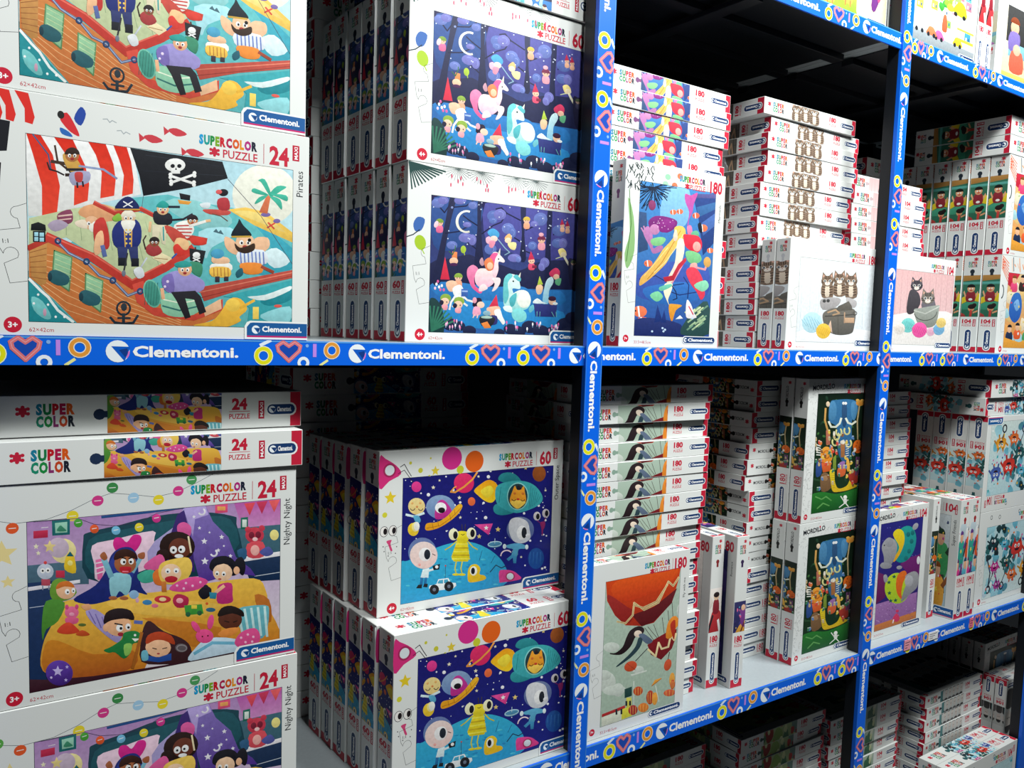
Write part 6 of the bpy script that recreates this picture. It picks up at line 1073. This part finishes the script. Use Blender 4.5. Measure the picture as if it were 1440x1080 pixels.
# ------------------------------------------------------------------ boxes on the shelves
def place():
    g = 'large pirate ship puzzle boxes'
    pbox('pirates', .062, .000, ZM, 'up', 'large pirate ship puzzle box standing on the middle shelf edge', g)
    pbox('pirates', .057, .003, ZM+.308, 'up', 'large pirate ship puzzle box on top of its twin, cut off by the photo', g)
    g = 'fairy forest puzzle boxes standing in rows'
    for lvl in (0, 1):
        for k in range(6):
            lab = ('fairy forest unicorn puzzle box, %s of the %s row' % (('front one', 'second from front', 'third from front', 'fourth from front', 'fifth from front', 'rearmost')[k], ('lower', 'upper')[lvl]))
            pbox('forest', .6725-[0, .0035, .006, .007, .010, .011][k]+(.003 if lvl == 0 else 0), .05+k*.0585, ZM+lvl*.3075, 'up', lab, g, seam=k in (1, 2, 4))
    pbox('forest', .680, .045, ZM+.616, 'flat', 'fairy forest puzzle box lying flat on the upper row', g)
    stack('forest', 13, .648, .412, ZM, 'flat', 'flat forest puzzle box in dark stack behind standing rows, %s', 'flat forest boxes at the back', jr=.4, jy=.001)
    # lower left bay
    g = 'large bedtime puzzle boxes'
    pbox('bedtime', .062, .030, ZL, 'up', 'large bedtime children puzzle box standing on the lower shelf, under its twin', g)
    pbox('bedtime', .058, .032, ZL+.3075, 'up', 'large bedtime children puzzle box standing in the middle, below two flat ones', g)
    pbox('bedtime', .066, .030, ZL+.615, 'flat', 'bedtime puzzle box lying flat, brightly lit, directly on the standing one', g, rz=-.5)
    pbox('bedtime', .076, .062, ZL+.6735, 'flat', 'bedtime puzzle box lying flat in the shade, topmost of its pile', g, rz=-.2)
    g = 'outer space puzzle boxes standing in rows'
    FR = ('front one', 'second from front', 'third from front', 'fourth from front', 'fifth from front', 'rearmost')
    for k in range(6):
        pbox('space', .650-[0, .005, .006, .010, .011, .014][k], .018+k*.0590, ZL, 'up', 'outer space puzzle box, %s of the lower row' % FR[k], g, seam=k in (1, 2, 4))
    for k in range(5):
        pbox('space', .661-[0, .005, .012, .015, .018][k], .11+k*.0585, ZL+.3075, 'up', 'outer space puzzle box, %s of the upper row' % FR[k], g, seam=k in (1, 2))
    stack('space', 13, .618, .42, ZL, 'flat', 'flat outer space puzzle box in shaded stack behind the rows, %s', 'flat outer space boxes at the back', jr=.5, jx=.008, jy=.002)
    # middle bay, middle shelf
    g = 'mermaid puzzle boxes'
    pbox('mermaid', 1.134, .012, ZM, 'up', 'mermaid puzzle box standing upright before its stack', g, rz=-1)
    stack('mermaid', 14, 1.125, .070, ZM, 'flatr', 'mermaid puzzle box lying in the tall mermaid stack, %s', 'flat mermaid boxes', jx=.007, xs=[0, 0, -.003, -.012, -.014, -.01, -.016, -.012])
    g = 'kitten trio puzzle boxes'
    pbox('kittens', 1.682, .030, ZM, 'up', 'puzzle box with three kittens in grey bag, standing in front', g)
    pbox('kittens', 1.680, .072, ZM-.0, 'up', 'kitten trio puzzle box standing directly behind the front one', g)
    stack('kittens', 15, 1.678, .122, ZM, 'flat', 'kitten trio puzzle box lying in the tall kitten stack, %s', 'flat kitten trio boxes', jx=.007, xs=[-.004, .02, .01, .012])
    stack('mermaid', 16, 1.38, .372, ZM, 'flatl', 'dark puzzle box in the rear stack behind the mermaid boxes, %s', 'rear stack behind the mermaids', jr=.5, jx=.01, jy=.002)
    # right bay, middle shelf
    pbox('pinkcats', 2.083, .036, ZM, 'up', 'pink puzzle box with two kittens in a bucket and wool balls', None)
    stack('pinkcats', 12, 2.10, .155, ZM, 'flat', 'pink kitten puzzle box lying in stack behind the blue post, %s', 'flat pink kitten boxes', jx=.009, xs=[-.012, 0, .006, .008])
    g = 'playing children puzzle boxes standing in rows'
    for lvl in (0, 1):
        for k in range(6):
            pbox('kids', 2.745-[0, .002, .005, .006, .009, .010][k], .046+k*.0595, ZM+lvl*.3075, 'up', 'playing children puzzle box, %s of the %s row' % (FR[k], ('lower', 'upper')[lvl]), g, seam=k in (2, 3) and lvl)
    for k in (0, 1):
        pbox('kids', 2.735, .045, ZM+.6155+k*.058, 'flat', 'children puzzle box lying flat on the rows, %s' % ('lower of two', 'upper of two')[k], 'flat children boxes on the rows')
    stack('kids', 11, 2.56, .415, ZM, 'flat', 'children puzzle box in rear pile of the right bay, %s', 'rear children boxes', jr=.4)
    # middle bay, lower shelf
    stack('balloon', 18, 1.095, .062, ZL, 'flatr', 'red balloon girl puzzle box lying in the tall stack, %s', 'flat balloon girl boxes', jx=.006)
    pbox('balloon', 1.087, .012, ZL, 'up', 'red balloon girl puzzle box standing upright before its stack', None)
    pbox('dancer', 1.500, .062, ZL, 'sidel', 'thin puzzle box on edge beside the balloon stack, red and white spine', None, rz=-3)
    pbox('violin', 1.552, .032, ZL, 'sidel', 'thin purple and gold puzzle box on edge with its cover facing left', None, rz=-4)
    ori = ['flatx', 'flatx', 'flatx', 'flatx', 'flatr', 'flatr', 'flatr', 'flatx', 'flatx', 'flatr', 'flatr', 'flatr', 'flatx', 'flatx', 'flatx', 'flatx', 'flatx', 'flatx']
    stack('jungle', 18, 1.712, .138, ZL, 'flatr', 'jungle puzzle box in stack between thin boxes and standing ones, %s', 'flat jungle boxes', jx=.005, jy=.003, ori=ori, xs=[.006, .006, 0, 0, -.002, -.012, -.012, .006, .005, 0, 0, 0, .0, -.004, -.008, -.012, -.016, -.02])
    g = 'jungle animals puzzle boxes standing'
    for lvl in (0, 1):
        for k in range(2):
            pbox('jungle', 1.800+.003*lvl-k*.002, .042+k*.042, ZL+lvl*.3705, 'up', 'jungle animals puzzle box, %s of the %s pair' % (('front', 'rear')[k], ('lower', 'upper')[lvl]), g)
    # right bay, lower shelf
    pbox('elephants', 2.125, .040, ZL, 'up', 'puzzle box with two elephants riding round balloons', None)
    stack('greenart', 17, 2.096, .150, ZL, 'flatr', 'green picture puzzle box in stack behind the lower blue post, %s', 'flat green picture boxes', jx=.003)
    pbox('jungle', 2.474, .060, ZL, 'side', 'thin grey puzzle box on edge right of the elephants', None, right=False)
    g = 'hero friends boxes seen by their spines'
    pbox('heroes', 2.535, .008, ZL, 'sidel', 'hero friends puzzle box on edge with its cover facing left', g)
    pbox('heroes', 2.594, .008, ZL, 'sidel', 'hero friends puzzle box on edge, right of the first', g)
    g = 'monster machines puzzle boxes'
    for k in range(4):
        pbox('monsters', 2.715, .035+k*.0585, ZL, 'up', 'monster machines puzzle box, %s of the lower row' % FR[k], g)
        pbox('monsters', 2.715, .035+k*.0585, ZL+.3075, 'down', 'monster machines puzzle box upside down, %s of the upper row' % FR[k], g, seam=k in (1, 2))
    pbox('monsters', 2.70, .04, ZL+.6155, 'flatt', 'monster machines puzzle box lying flat, lower of two', g)
    pbox('monsters', 2.71, .03, ZL+.6735, 'flat', 'monster machines puzzle box lying flat, upper of two', g)
    # bottom shelf
    stack('redfruit', 14, 1.30, .20, ZB, 'flatr', 'red picture puzzle box in low stack under the middle bay, left, %s', 'bottom shelf stack, left')
    stack('redfruit', 14, 1.766, .16, ZB, 'flatr', 'red and green puzzle box in bottom shelf stack, %s', 'bottom shelf red stack')
    stack('greenart', 13, 2.155, .15, ZB, 'flatr', 'green puzzle box in bottom stack behind the second post, %s', 'bottom shelf green stack', jx=.008)
    stack('portraits', 12, 2.66, .135, ZB, 'flat', 'puzzle box with row of grey portraits in bottom stack, %s', 'bottom shelf portrait stack', jx=.007)
    for k in (0, 1): pbox('monsters', 2.60, .0+k*.058, ZB, 'up', 'large puzzle box standing at the front of the bottom shelf, %s' % ('front', 'rear')[k], 'two boxes at the bottom front', rz=0)
    g = 'upside-down boxes at the right end of the bottom shelf'
    stack('portraits', 5, 3.09, .07, ZB, 'flat', 'puzzle box lying at the right end of the bottom shelf, %s', 'low pile at the right end', topcov=False)
    for k in (0, 1): pbox('portraits', 3.085, .075+k*.043, ZB+.204, 'down', 'upside-down puzzle box standing on the low pile, %s' % ('front', 'rear')[k], g)
    for k in range(4): pbox('jungle', 3.09, .16+k*.045, ZB+.470 if 0 else ZB+.204, 'up', 'tall puzzle box behind the upside-down ones, %s' % FR[k], 'tall boxes at the right end')
    # top shelf
    pbox('green', 1.655, .038, ZU, 'up', 'green farm picture puzzle box on the top shelf', None)
    pbox('town', 2.085, .03, ZU, 'up', 'busy town traffic puzzle box on the top shelf', None)
    for k in (0, 1): pbox('dancer', 2.462+.043*k, .03, ZU, 'side', ('left', 'right')[k]+' one of two white spines beside the town box on the top shelf', 'white spines on the top shelf')
    pbox('reading', 2.572, .03, ZU, 'up', 'pale puzzle box with reading girl on the top shelf', None)
place()
